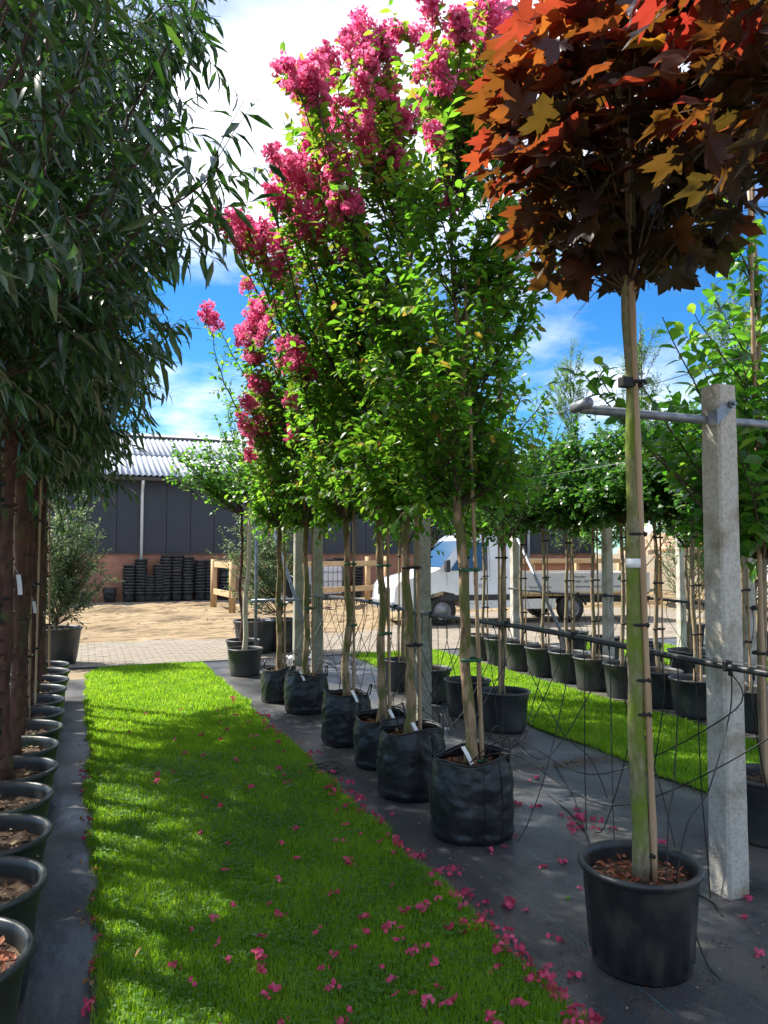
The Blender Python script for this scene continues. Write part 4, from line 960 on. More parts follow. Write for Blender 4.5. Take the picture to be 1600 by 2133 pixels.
# ---- row of round headed trees
TIVY = tmpl_leaf(.85, .2, .25, .5, 1)
rv = []
for v in range(3):
    r = np.random.default_rng(520 + v); tips = ell_tips(58, r, (0, 0, 2.42), .62, .66, .35)
    tk = wobble_line(np.array([0, 0, .26]), np.array([.0, .0, 2.5]), 20, .014, r)
    rv.append(tree('round_headed_tree', (0, 0, 0), 'x', 'tree', 'round headed trees in ribbed pots', tk, np.linspace(.025, .014, 20), MT['bark_tan'], tips, r, dict(spacing=.028, size=(.05, .085), spread=.9, droop=.15), TIVY, MT['ivy'],
        ((.055, -.02, .24), (.045, -.02, 2.2), .010), [.75, 1.2, 1.65], MT['tie'], zmin=1.8, twigs=8, tl=(.1, .26), up=.1))
for k, y in enumerate(R1Y):
    o = rv[k] if k < 3 else copy_tree(rv[k % 3]); o.location = (R1X, y, 0)
    if k >= 3: o.rotation_euler = (0, 0, rnd.uniform(-.5, .5)); o.scale = (1, 1, rnd.uniform(.97, 1.04))
    tag(o, 'round headed dark green tree on a tan stem with cane, %s from the paved yard' % ORD[k])
# ---- second rank: light bushes and feathery trees
TW = tmpl_leaf(.30, .2, .2, .5, 1); fe = []; bu = []
for v in range(2):
    r = np.random.default_rng(540 + v); tips = []
    for _ in range(60):
        z = r.uniform(2.0, 4.7); q = .45 * math.sqrt(r.random()) * (1.15 - .22 * (z - 2)); a = r.uniform(0, 6.28); tips.append((q * math.cos(a), q * math.sin(a), z))
    tk = wobble_line(np.array([0, 0, .26]), np.array([.0, .0, 4.5]), 20, .02, r)
    fe.append(tree('feathery_tree', (0, 0, 0), 'x', 'tree', 'feathery trees of the second rank', tk, np.linspace(.024, .005, 20), MT['bark_tan'], np.array(tips), r, dict(spacing=.014, size=(.03, .055), spread=.8, droop=.0), TW, MT['wisp'], None, zmin=1.3, twigs=8, tl=(.12, .3), up=.8, lead=1.3))
    tips = ell_tips(44, r, (0, 0, 2.35), .6, .75, .35)
    tk = wobble_line(np.array([0, 0, .26]), np.array([.0, .0, 2.6]), 20, .02, r)
    bu.append(tree('leafy_standard_tree', (0, 0, 0), 'x', 'tree', 'leafy trees of the second rank', tk, np.linspace(.024, .010, 20), MT['bark_tan'], tips, r, dict(spacing=.036, size=(.05, .085), spread=.9, droop=.2), TMID, MT['bigleaf'], ((.05, -.02, .24), (.04, -.02, 2.2), .010), [.9, 1.5], MT['tie'], zmin=1.6, twigs=7, tl=(.12, .3), up=.1))
cnt = [0, 0]
for k, y in enumerate(R2Y):
    arr = fe if k % 2 == 0 else bu; i = k % 2; c = cnt[i]; cnt[i] += 1
    o = arr[c] if c < 2 else copy_tree(arr[c % 2]); o.location = (R2X, y, 0); 
    if c >= 2: o.rotation_euler = (0, 0, rnd.uniform(0, 6)); 
    tag(o, ('feathery thin leaved tree rising behind the round headed trees, %s from the yard' if i == 0 else 'leafy green standard tree behind the round headed trees, %s from the yard') % ORD[c])
# ---- yard end: dome crowned tree, grey-green shrubs
r = np.random.default_rng(560)
tips = np.concatenate([ell_tips(34, r, (-.42, .1, 2.72), .62, .30, .2), np.array([PY(px, py, 10.6) - np.array([2.05, 10.55, 0]) for px, py in [(350, 985), (375, 950), (400, 930), (430, 905), (470, 830), (450, 870), (480, 860), (500, 820)]])])
tk = wobble_line(np.array([-.02, 0, .26]), np.array([-.03, 0, 2.6]), 20, .02, r)
tree('dome_crowned_tree', (2.05, 10.55, 0), 'dark stemmed tree with a flat dome of leaves at the yard end', 'tree', None, tk, np.linspace(.028, .014, 20), MT['bark_dark'], tips, r, dict(spacing=.032, size=(.045, .075), spread=.9, droop=.1), TIVY, MT['bigleaf'], ((.05, -.03, .24), (.03, -.03, 2.35), .012), [.7, 1.2, 1.7], MT['tie'], zmin=2.05, twigs=7, tl=(.1, .28), up=.1)
r = np.random.default_rng(561); tips = np.concatenate([ell_tips(30, r, (.02, .05, 2.65), .45, .40, .3), np.array([(-.1, 0, 3.2), (-.25, 0, 3.3), (-.3, .1, 3.1)])])
tk = wobble_line(np.array([-.02, 0, .24]), np.array([.08, 0, 2.5]), 20, .016, r)
tree('pale_stemmed_tree', (1.93, 9.78, 0), 'tree with a pale leaning stem in the smooth grey pot at the lawn end', 'tree', None, tk, np.linspace(.036, .020, 20), mat('pale_bark', (.38, .32, .22), .85, (.50, .44, .33), 24, 6, .5, 50, stretch=(1, 1, .4)), tips, r, dict(spacing=.034, size=(.045, .07), spread=.9, droop=.1), TIVY, MT['ivy'], None, zmin=2.1, twigs=6, tl=(.1, .26), up=.1)
TSIL = tmpl_leaf(.40, .15, .25, .5, 1)
def shrub(name, loc, label, seed, c, rx, rz, n, lm, size, tops, z0=.42, group=None, sp=.024):
    r = np.random.default_rng(seed); tips = ell_tips(n, r, c, rx, rz, .3); tips = tips[tips[:, 2] > z0 + .15]
    tk = wobble_line(np.array([0, 0, z0]), np.array([c[0], c[1], c[2] + rz * .5]), 14, .03, r)
    return tree(name, loc, label, 'shrub', group, tk, np.linspace(.026, .008, 14), MT['bark_tan'], tips, r, dict(spacing=sp, size=size, spread=.85, droop=.05), TSIL, lm, None, zmin=z0 + .1, twigs=8, tl=(.12, .3), up=.4)
shrub('olive_like_bush', (-.33, 11.75, 0), 'bushy grey-green olive-like bush at the far end of the left row', 570, (.12, 0, 1.52), .64, .86, 100, MT['silver'], (.04, .07), 0, sp=.020)
shrub('grey_green_shrub', (2.95, 12.0, 0), 'loose grey-green shrub in a tub in front of the timber fence', 571, (-.32, .0, 1.75), .80, .98, 90, MT['silver'], (.04, .07), 0, sp=.022)
# ---- rank beyond the second grass: berry shrubs, and trees far behind
r_ = np.random.default_rng(580)
for k, (x, y) in enumerate([(9.6, 8.9), (9.9, 7.6), (9.5, 10.2)]):
    pot('ribbed', (x, y, 0), 'ribbed pot of a small leaved berry shrub, %s from the brick yard side' % ORD[k], 'pots of the berry shrubs')
    sroot = shrub('berry_shrub', (x, y, 0), 'small leaved shrub dotted with orange berries, %s of the three beyond the second lawn' % ORD[[1, 2, 0][k]], 590 + k, (0, 0, 1.75), .75, .85, 60, MT['ivy'], (.028, .05), 0, .26, 'berry shrubs', .03)
    nb = 130; v = norm(r_.normal(0, 1, (nb, 3))); P = np.array([0, 0, 1.75]) + v * r_.uniform(.5, 1, (nb, 1)) * [.75, .75, .8]
    P = P[P[:, 2] > 1.0]
    link(bpy.data.objects.new('berries', scatter_mesh('berries', (np.array([(1, 0, 0), (-1, 0, 0), (0, 1, 0), (0, -1, 0), (0, 0, 1), (0, 0, -1)], float), [(0, 2, 4), (2, 1, 4), (1, 3, 4), (3, 0, 4), (2, 0, 5), (1, 2, 5), (3, 1, 5), (0, 3, 5)]), P, v[:len(P)], np.array([0, 0, 1.]) + v[:len(P)] * .3, np.full(len(P), .016), np.zeros(len(P)), MT['orange'])), sroot)['kind'] = 'stuff'
TFAR = tmpl_leaf(.7, .1, .2, .5, 1)
far = [(21.5, 22, 5.2, 1.9), (25, 26, 6.0, 2.3), (17.5, 15.5, 4.3, 1.4), (21, 17, 4.8, 1.6), (24.5, 18.5, 5.4, 1.8), (14.2, 10.6, 3.9, 1.2), (16.6, 11.5, 4.3, 1.4), (13.2, 8.2, 3.8, 1.1), (28, 22, 6.5, 2.2), (33, 30, 8, 3)]
fb = None
for k, (x, y, h, rr) in enumerate(far):
    if k < 2:
        r = np.random.default_rng(600 + k); tips = ell_tips(90, r, (0, 0, 3.0), 1.75, 1.9, .3); tk = wobble_line(np.array([0, 0, 0.]), np.array([0, 0, 3.4]), 12, .05, r)
        o = tree('far_tree', (x, y, 0), 'x', 'tree', 'trees beyond the warehouse end', tk, np.linspace(.12, .04, 12), MT['bark_tan'], tips, r, dict(spacing=.07, size=(.10, .18), spread=.9, droop=.1), TFAR, MT['ivy'] if k else MT['bigleaf'], None, zmin=.9, twigs=9, tl=(.3, .7), up=.2)
        if k == 0: fb = [o]
        else: fb.append(o)
    else:
        o = copy_tree(fb[k % 2]); o.rotation_euler = (0, 0, rnd.uniform(0, 6))
    o.location = (x, y, 0); s = h / 5.0; o.scale = (rr / 1.9, rr / 1.9, s)
    tag(o, 'full green tree in the distance to the right of the dark warehouse')

# ================================================================== CONCRETE POSTS, CROSSBARS, WIRES
PCX = 2.77
def post(x, y, h, w_, label, bar=True, barz=2.17, bx=(-.77, .77), seed=0, group='concrete trellis posts', cm='concrete'):
    root = thing('concrete_post', (x, y, 0), label, 'post', group); q = random.Random(seed)
    b = MB(); n = 16; c = .012; hw = w_ / 2
    ring = [(-hw + c, -hw), (hw - c, -hw), (hw, -hw + c), (hw, hw - c), (hw - c, hw), (-hw + c, hw), (-hw, hw - c), (-hw, -hw + c)]
    vs = []; 
    for i in range(n + 1):
        z = h * i / n; t = 1 - .10 * i / n
        vs += [(px * t + q.gauss(0, .0008), py * t + q.gauss(0, .0008), z + (q.gauss(0, .004) if i == n else 0)) for px, py in ring]
    fs = [(i * 8 + k, i * 8 + (k + 1) % 8, (i + 1) * 8 + (k + 1) % 8, (i + 1) * 8 + k) for i in range(n) for k in range(8)] + [tuple(range(n * 8, n * 8 + 8))]
    b.add(vs, fs).build('shaft', MT[cm], root)
    if bar:
        cb_ = MB().tube([(bx[0], -.0, barz), (-.09, -.0, barz - .005), (.09, 0, barz - .005), (bx[1], 0, barz)], .021, 10).build('crossbar', MT['galv'], root, True)
        MB().tube([(bx[0], -.055, barz + .02), (bx[0], .055, barz + .012)], .024, 10).build('bar_end', MT['galv'], cb_, True)
        MB().tube([(bx[1], -.055, barz + .02), (bx[1], .055, barz + .012)], .024, 10).build('bar_end', MT['galv'], cb_, True)
        br = MB(); br.add([(-hw - .035, -hw * .55, barz - .035), (-hw - .035, -hw * .55, barz + .02), (hw * .2, -hw - .012, barz + .045), (hw * .2, -hw - .012, barz + .085), (-hw - .02, -hw - .012, barz + .035), (-hw - .02, -hw - .012, barz - .04)], [(0, 1, 4, 5), (5, 4, 3, 2)])
        br.tube([(0, -hw - .04, barz + .062), (0, hw, barz + .062)], .009, 6).tube([(0, -hw - .022, barz + .062), (0, -hw - .01, barz + .062)], .02, 6).build('bracket', MT['galv'], root)
    return root
POSTS = [(2.77, 'thick concrete post beside the red maple'), (6.18, 'concrete post behind the second grow bag tree'), (9.43, 'concrete post with a brace behind the fifth grow bag'), (10.35, 'last concrete post of the bag row, before the pavers')]
for k, (y, lb) in enumerate(POSTS): post(PCX, y, 2.33, .128, lb, True, 2.17, seed=k, cm='concrete' if k == 0 else 'concrete_moss')
for k, y in enumerate([5.85, 8.05, 10.3]):
    post(6.17, y, 2.3, .115, 'concrete post among the round headed trees, %s from the grass edge tap' % ORD[k] if False else 'concrete post between the round headed trees and the second rank, %s from the open end' % ORD[k], True, 2.12, seed=10 + k)
for k, (x, y) in enumerate([(8.75, 9.6), (8.75, 7.4)]):
    post(8.75, y, 2.3, .115, 'concrete post at the far side of the second lawn, %s of two' % ['yard side', 'near side'][k], False, seed=20 + k)
# training wires running along the rows at the bar ends
def wire(p0, p1, label, rad=.0016, sag=.02):
    t = np.linspace(0, 1, 12)[:, None]; p = np.array(p0) + (np.array(p1) - np.array(p0)) * t; p[:, 2] -= sag * 4 * t[:, 0] * (1 - t[:, 0])
    tag(MB().tube(p, rad, 5).build('training_wire', MT['wire'], None, True), label, 'wire', 'training wires')
wire((PCX - .77, -1.0, 2.205), (PCX - .77, 10.35, 2.195), 'steel training wire along the maple and grow bag trees')
wire((PCX + .77, -1.0, 2.205), (PCX + .77, 10.35, 2.195), 'steel training wire along the inner row by the second lawn')
wire((6.17 - .77, 3.0, 2.155), (6.17 - .77, 10.3, 2.145), 'steel training wire along the front of the round headed trees')
wire((6.17 + .77, 3.0, 2.155), (6.17 + .77, 10.3, 2.145), 'steel training wire along the second rank of trees')
def brace(a, b_, label):
    tag(MB().tube([a, b_], .024, 10).build('brace_pipe', MT['galv'], None, True), label, 'brace pipe', 'galvanised brace pipes')
brace(G(668, 1404), (PCX - .47, 10.33, 2.16), 'galvanised brace pipe slanting up to the last crossbar of the bag row')
brace((6.30, 8.9, .0), (6.17, 10.2, 1.75), 'galvanised brace pipe leaning on the yard end post of the round headed row')
brace((6.30, 4.6, .0), (6.17, 5.78, 1.72), 'galvanised brace pipe leaning on the open end post of the round headed row')
# upright and low pipe at the yard end
up_ = thing('pipe_frame', (PCX - .62, 10.2, 0), 'galvanised upright pipe with a low cross pipe at the yard end', 'pipe frame')
MB().tube([(0, 0, 0), (0, 0, 2.22)], .021, 10).build('upright', MT['galv'], up_, True)
MB().tube([(-.05, .04, .90), (1.1, .15, .90)], .021, 10).build('low_rail', MT['galv'], up_, True)

# ================================================================== IRRIGATION LINES with drip tubes
def irrigation(x, y0, y1, z, label, drops, seed, targets=()):
    q = random.Random(seed); n = 60; ys = np.linspace(y0, y1, n)
    zf = lambda y: z + .012 * math.sin(y * 1.9) - .03 * max(0, (y - 5) / 5)
    root = thing('irrigation_line', (x, y0, 0), label, 'irrigation pipe', 'irrigation lines')
    MB().tube([(.012 * math.sin(y * 1.1), y - y0, zf(y)) for y in ys], .016, 8).build('main_pipe', MT['pipe'], root, True)
    wz = .022
    MB().tube([(.012 * math.sin(y * 1.1), y - y0, zf(y) + wz + .008 * math.sin(y * 3)) for y in ys[::3]], .0015, 4).build('carrier_wire', MT['wire'], root, True)
    y = y0 + .3
    while y < y1:
        MB().box((.012 * math.sin(y * 1.1), y - y0, zf(y) + .004), (.042, .028, .048)).build('clip', MT['tie'], root, False, .006, 1); y += q.uniform(.55, .8)
    for (yy, end, loop) in drops:
        zt = zf(yy) - .012
        e = np.array(end, float) - np.array([x, y0, 0]); s = np.array([0, yy - y0, zt])
        mid = s + (e - s) * .45; mid[2] = s[2] * .35 + loop[0]; m2 = s + (e - s) * .8; m2[2] = loop[1]
        P = [s, s + [q.gauss(0, .01), q.gauss(0, .01), -.18], mid, m2, e]; P = np.array(P)
        # smooth through the points
        t = np.linspace(0, 4, 30); out_ = []
        for a in t:
            i = min(3, int(a)); f = a - i; p0, p1, p2, p3 = P[max(0, i - 1)], P[i], P[i + 1], P[min(4, i + 2)]
            out_.append(.5 * ((2 * p1) + (-p0 + p2) * f + (2 * p0 - 5 * p1 + 4 * p2 - p3) * f * f + (-p0 + 3 * p1 - 3 * p2 + p3) * f ** 3))
        out_ = np.array(out_); out_[:, 2] = np.maximum(out_[:, 2], .006)
        o = MB().tube(out_, .0031, 5).build('drip_tube', MT['cord'], root, True)
        MB().tube([(0 + s[0], s[1], zt + .01), (s[0], s[1], zt - .025)], .006, 6).build('nipple', MT['cord'], o, True)
drops = []
q = random.Random(4); y = 2.35
# tubes to the maple pot, arching over its rim
drops += [(2.95, (2.02, 2.32, .31), (.20, .52)), (2.62, (2.10, 2.36, .31), (.22, .50)), (3.3, (2.15, 2.2, .02), (.1, .05))]
while y < 9.6:
    k = q.random(); by = min(BAGS, key=lambda b_: abs(b_[1] - y))
    if k < .33: end = (by[0] + q.uniform(-.08, .12), by[1] + q.uniform(-.1, .1), by[3] - .04); lp = (q.uniform(-.02, .12), by[3] + q.uniform(.06, .16))
    elif k < .6: end = (PCX - q.uniform(.05, .75), y + q.uniform(-.5, .5), .006); lp = (q.uniform(-.1, .05), q.uniform(.02, .10))
    else: end = (PCX + q.uniform(-.25, .35), y + q.uniform(-.25, .25), .006); lp = (q.uniform(.0, .15), q.uniform(.08, .25))
    drops.append((y, end, lp)); y += q.uniform(.09, .24) if y < 5 else q.uniform(.05, .17)
irrigation(PCX - .02 - .09, -1.0, 9.6, 1.055, 'black irrigation pipe slung along the concrete posts of the bag row', drops, 3)
drops = []; y = 4.4
while y < 10.2:
    end = (6.17 + q.choice((-1, 1)) * q.uniform(.05, .55), y + q.uniform(-.4, .4), q.choice((.006, .006, .3))); drops.append((y, end, (q.uniform(.0, .15), end[2] + q.uniform(.05, .2)))); y += q.uniform(.16, .34)
irrigation(6.08, 3.2, 10.3, 1.02, 'black irrigation pipe slung among the round headed trees', drops, 5)
# a coil of spare tube on the cloth by the lawn edge, and loose tubes
P0 = G(680, 1606); cl = []
for i in range(90): a = i * .29; rr = .06 + .02 * math.sin(i * .37); cl.append((P0[0] + rr * 1.5 * math.cos(a) + .02 * math.sin(i), P0[1] + rr * 1.6 * math.sin(a), .01 + .012 * (1 + math.sin(i * .61))))
tag(MB().tube(cl, .003, 5).build('tube_coil', MT['cord'], None, True), 'tangled coil of thin black tube on the cloth at the lawn edge', 'tube')
for k, (a, b_) in enumerate([((1140, 1655), (1225, 1745)), ((1155, 1590), (1228, 1760)), ((1450, 1862), (1505, 1912))]):
    A, B = G(*a), G(*b_); m_ = (A + B) / 2 + [.03, 0, 0]; tag(MB().tube([A + [0, 0, .006], m_ + [0, 0, .006], B + [0, 0, .006]], .0035, 5).build('loose_tube', MT['cord'], None, True), ['loose black tube lying on the cloth right of the first grow bag', 'longer loose black tube on the cloth toward the maple pot', 'short loose black tube on the cloth right of the maple pot'][k], 'tube')

# ---- tilted container on a stand at the yard end
st = thing('metal_stand', (3.05, 11.0, 0), 'black pipe stand on a pale base plate carrying a tilted tub', 'stand')
MB().tube([(0, 0, .02), (0, 0, .78)], .045, 12).build('column', MT['pipe'], st, True)
MB().box((-.04, 0, .018), (.42, .34, .03)).build('base_plate', MT['zinc'], st, False, .006)
MB().tube([(0, 0, .02), (0, 0, .06)], [.10, .05], 12).build('flange', MT['pipe'], st, True)
tl_ = thing('tilted_tub', (2.98, 10.98, .76), 'empty black tub tipped on its side on the pipe stand', 'tub')
b = MB().lathe([(.02, 0), (.155, 0), (.165, .02), (.195, .36), (.205, .37), (.205, .39), (.19, .39), (.16, .03), (.02, .02)], 28); o = b.build('shell', MT['potgrey'], tl_, True); o.rotation_euler = (0, R(-78), .3); o.location = (.14, 0, .17)

# ================================================================== TIMBER FENCE
fn = thing('timber_fence', (3.3, 21, 0), 'pale timber post and rail fence in the sand before the warehouse', 'fence')
def fpost(x, y, h): MB().tube([(x - 3.3, y - 21, -.02), (x - 3.3, y - 21, h)], .085, 10).build('post', MT['timberpost'], fn, True)
def frail(a, b_, z, hh=.15):
    a = np.array(a); b_ = np.array(b_); d = b_ - a; L = np.hypot(*d); ang = math.atan2(d[1], d[0]); c = (a + b_) / 2
    MB().box((c[0] - 3.3, c[1] - 21, z), (L + .1, .045, hh), Matrix.Rotation(ang, 3, 'Z')).build('rail', MT['timber'], fn, False, .006, 1)
FP = [(3.28, 21.0), (3.42, 19.0), (5.6, 20.3), (7.8, 21.3), (8.9, 22.6)]
for x, y in FP: fpost(x, y, 1.36 if y < 21.2 else 1.42)
for a, b_ in zip(FP[:-1], FP[1:]):
    off = np.array([0, -.09])
    for z in (1.22, .50): frail(np.array(a) + off, np.array(b_) + off, z)
frail((3.28, 20.9), (1.0 + 4.0, 22.6), 1.25); 
# second timber pen to the right, behind the truck
fn2 = thing('timber_pen', (13.5, 20, 0), 'pale timber rails behind the truck bed', 'fence')
for x in (11.0, 12.6, 14.2, 15.8): MB().tube([(x - 13.5, 0, -.02), (x - 13.5, 0, 1.35)], .08, 8).build('post', MT['timberpost'], fn2, True)
for z in (1.28, .85, .45): MB().box((0, -.09, z), (5.4, .045, .14)).build('rail', MT['timber'], fn2, False, .006, 1)
# caged tank
tkx = float(PY(675, 1200, 24.6)[0]); tank = thing('caged_tank', (tkx, 24.6, 0), 'white plastic tank in a wire cage before the brick wall', 'tank')
MB().box((0, 0, .62), (.98, .9, .90)).build('tank', MT['whitemetal'], tank, False, .05, 3)
for i in range(7): MB().tube([(-.48 + .16 * i, -.49, .14), (-.48 + .16 * i, -.49, 1.12)], .012, 5).build('cage_bar', MT['galv'], tank, True)
for z in (.3, .6, .9, 1.12): MB().tube([(-.5, -.50, z), (.5, -.50, z)], .012, 5).build('cage_bar', MT['galv'], tank, True)
MB().box((0, 0, .07), (1.0, .95, .14)).build('pallet', MT['timberpost'], tank)
# thatched parasol far right
par = thing('thatched_parasol', (15.6, 20.0 - 2, 0), 'thatched parasol on a timber pole behind the truck', 'parasol')
MB().tube([(0, 0, 0), (0, 0, 2.0)], .06, 8).build('pole', MT['timberpost'], par, True)
MB().lathe([(0.02, 2.15), (.5, 1.95), (1.1, 1.62), (1.12, 1.5), (.6, 1.68), (.05, 1.9)], 30, lambda r, z, a: (r * (1 + .04 * math.sin(a * 17)), z + .02 * math.sin(a * 23))).build('thatch', MT['thatch'], par)
# brick shed behind the pen
sh = thing('brick_shed', (14.5, 23.5, 0), 'low red brick shed behind the timber rails', 'shed')
MB().box((0, 0, .6), (4.6, 2, 1.2)).build('wall', MT['brick'], sh)
MB().box((0, 0, 1.24), (4.9, 2.3, .09)).build('roof', MT['ridge'], sh)
"""TRUCK"""
# ================================================================== FLATBED TRUCK (local x: 0 nose .. 6.1 tail, y 0 near side .. 1.75, z up)
A = np.array([7.06, 14.75]); B_ = np.array([10.1, 14.45]); ang = math.atan2(*(B_ - A)[::-1])
trk = thing('flatbed_truck', (float(A[0] - 1.02 * math.cos(ang)), float(A[1] - 1.02 * math.sin(ang)) - .02, 0), 'white flatbed nursery truck with lettered grey sideboards and orange beacon', 'truck', None, ang)
Wd = 1.75
cab = [(.02, .36), (.0, .55), (.03, .80), (.10, .90), (.85, 1.10), (1.02, 1.18), (1.55, 1.80), (1.70, 1.90), (1.95, 1.95), (2.62, 1.95), (2.72, 1.88), (2.74, .40), (1.52, .36), (1.46, .55), (1.32, .70), (1.04, .76), (.78, .70), (.62, .56), (.56, .36)]
b = MB(); n = len(cab)
def wz(z): return 0.0 if z < .95 else (z - .95) * .13       # sides lean in towards the roof
vs = [(x, wz(z), z) for x, z in cab] + [(x, Wd - wz(z), z) for x, z in cab]
b.add(vs, [tuple(range(n)), tuple(range(2 * n - 1, n - 1, -1))] + [(i, (i + 1) % n, (i + 1) % n + n, i + n) for i in range(n)])
bo = b.build('cab_body', MT['carwhite'], trk, False, .035, 3)
# windscreen, side window
ws = MB(); ws.add([(1.055, .10, 1.215), (1.055, Wd - .10, 1.215), (1.545, Wd - .17, 1.785), (1.545, .17, 1.785)], [(0, 1, 2, 3)])
ws.v = [(x - .018, y, z + .016) for x, y, z in ws.v]; ws.build('windscreen', MT['glass'], trk)
sw = MB(); sw.add([(x, wz(z) - .006, z) for x, z in [(1.22, 1.16), (2.05, 1.16), (2.08, 1.76), (1.66, 1.76)]], [(0, 1, 2, 3)]); sw.build('side_window', MT['glass'], trk)
dr = MB()
for poly in ([(1.16, 1.10), (2.12, 1.10), (2.14, 1.80), (1.62, 1.80)],):
    pass
for a_, b2 in [((1.14, .45), (1.14, 1.12)), ((2.14, .45), (2.14, 1.82)), ((1.14, .45), (2.14, .45))]:
    dr.tube([(a_[0], wz(a_[1]) - .001, a_[1]), (b2[0], wz(b2[1]) - .001, b2[1])], .004, 4)
dr.build('door_gap', MT['carplastic'], trk)
MB().box((1.98, -.012, .98), (.16, .03, .035)).build('door_handle', MT['carplastic'], trk, False, .008)
MB().box((1.85, -.004, .58), (1.75, .02, .12)).build('side_moulding', MT['carplastic'], trk, False, .006)
MB().box((1.10, -.12, 1.26), (.10, .16, .26)).build('mirror', MT['carplastic'], trk, False, .03, 3)
MB().box((-.01, Wd / 2, .70), (.06, .75, .17)).box((-.04, Wd / 2, .72), (.03, .70, .02)).box((-.04, Wd / 2, .66), (.03, .72, .02)).build('grille', MT['carplastic'], trk, False, .01)
MB().box((-.012, Wd / 2, .42), (.10, Wd * .96, .20)).build('bumper', MT['cargrey'], trk, False, .03, 3)
for s in (0, 1):
    yy = .16 if s == 0 else Wd - .16
    MB().add([(.015, yy - .14, .60), (.015, yy + .14, .60), (.06, yy + .13, .84), (.07, yy - .13, .86), (.30, (-.008 if s == 0 else Wd + .008), .66), (.36, (-.008 if s == 0 else Wd + .008), .88)], [(0, 1, 2, 3), (0, 3, 5, 4) if s == 0 else (1, 4, 5, 2)]).build('headlight', MT['lamp'], trk)
MB().tube([(2.05, Wd / 2 - .3, 1.95), (2.05, Wd / 2 - .3, 2.02), (2.05, Wd / 2 - .3, 2.07)], [.07, .07, .04], 12).build('beacon', MT['orange'], trk, True)
MB().box((2.85, Wd / 2, 1.0), (.06, Wd - .1, 1.3)).build('headboard', MT['bedgrey'], trk, False, .01)
MB().box((4.45, Wd / 2, .62), (3.2, Wd, .07)).build('bed_floor', MT['timberpost'], trk, False, .008)
MB().box((3.7, Wd / 2, .45), (5.0, .7, .12)).build('chassis', MT['carplastic'], trk)
for yy in (.0, Wd): MB().box((4.45, yy, .875), (3.2, .035, .44)).build('sideboard', MT['bedgrey'], trk, False, .008)
for yy in (-.012,): MB().box((4.45, yy, .655), (3.2, .03, .05)).build('bed_rail', MT['timber'], trk, False, .006)
MB().box((6.05, Wd / 2, .86), (.035, Wd, .44)).build('tailboard', MT['bedgrey'], trk, False, .008)
MB().box((6.06, .22, .45), (.04, .30, .11)).build('rear_lamp', MT['red'], trk, False, .01)
MB().box((3.3, .06, .42), (.8, .05, .22)).build('side_guard', MT['palecloth'], trk, False, .01)
for x_ in (1.04, 4.08):
    for s, yy in ((0, .10), (1, Wd - .10)):
        wh = thing('wheel', (0, 0, 0), 'x', 'x'); 
        del wh['label'], wh['category']
        wh.parent = trk; wh.location = (x_, yy, .31)
        def ax(bm): bm.v = [(x, z, y) for x, y, z in bm.v]; bm.f = [f[::-1] for f in bm.f]; return bm
        ax(MB().lathe([(.19, -.09), (.28, -.095), (.305, -.07), (.31, 0), (.305, .07), (.28, .095), (.19, .09)], 32)).build('tyre', MT['rubber'], wh, True)
        ax(MB().lathe([(.195, -.085), (.19, -.06), (.15, -.05), (.14, -.075), (.06, -.085), (.05, -.1), (.0, -.1)], 24)).build('rim', MT['rimsteel'], wh, True)
    if x_ > 2:
        MB().tube([(x_ + .40 * math.cos(t), .10, .31 + .38 * math.sin(t)) for t in np.linspace(.15, math.pi - .1, 12)], .03, 6).build('mudguard', MT['carplastic'], trk, True)
def text(body, x, z, size, m, parent, yy=-.021, align='LEFT'):
    c = bpy.data.curves.new('t', 'FONT'); c.body = body; c.size = size; c.extrude = .0008; c.align_x = align
    t_ = bpy.data.objects.new('t', c); COL.objects.link(t_); me = bpy.data.meshes.new_from_object(t_); bpy.data.objects.remove(t_)
    me.materials.clear(); me.materials.append(m); o = link(bpy.data.objects.new('lettering', me), parent); o.location = (x, yy, z); o.rotation_euler = (R(90), 0, 0); return o
text('De', 1.86, .80, .11, MT['ink'], trk, -.004)
text('bomenspecialist', 3.02, .76, .085, MT['ink'], trk)
text('Opheusden', 4.02, .98, .085, MT['ink'], trk)
text('Tel 0488 - 200 2', 3.98, .87, .085, MT['ink'], trk)
text('www.debomenspecialist.nl', 3.95, .76, .085, MT['ink'], trk)
text('Bomenspecialist', 5.02, .76, .085, MT['ink'], trk)
for x_, z_ in ((3.42, .97), (5.30, .97)):
    lg = MB()
    for (dx, dz, rr) in ((0, 0, .055), (-.045, -.02, .035), (.045, -.015, .04), (0, .04, .04), (0, -.06, .018)):
        lg.tube([(x_ + dx, -.022, z_ + dz), (x_ + dx, -.0185, z_ + dz)], rr, 10)
    lg.build('tree_emblem', MT['greenink'], trk)
# ---- second vehicle: white box trailer with red lamps, far right
tr2 = thing('white_trailer', (14.2, 12.6, 0), 'white vehicle tail with red lamps beyond the second lawn', 'trailer', None, .05)
MB().box((1.2, .8, 1.15), (2.4, 1.6, .55)).build('body', MT['carwhite'], tr2, False, .04, 3)
MB().box((1.2, .8, .62), (2.4, 1.6, .3)).build('skirt', MT['bedgrey'], tr2, False, .02)
MB().box((1.2, .8, .84), (2.42, 1.62, .05)).build('rub_rail', MT['timber'], tr2)
for x_ in (.22, 1.4): MB().box((x_, -.02, .66), (.24, .05, .12)).build('rear_lamp', MT['red'], tr2, False, .01)
for x_ in (.6, 1.8): MB().lathe([(.1, -.08), (.27, -.09), (.30, 0), (.27, .09), (.1, .08)], 24).build('wheel', MT['rubber'], tr2, True).matrix_local = Matrix.Translation((x_, .12, .3)) @ Matrix.Rotation(R(90), 4, 'X')

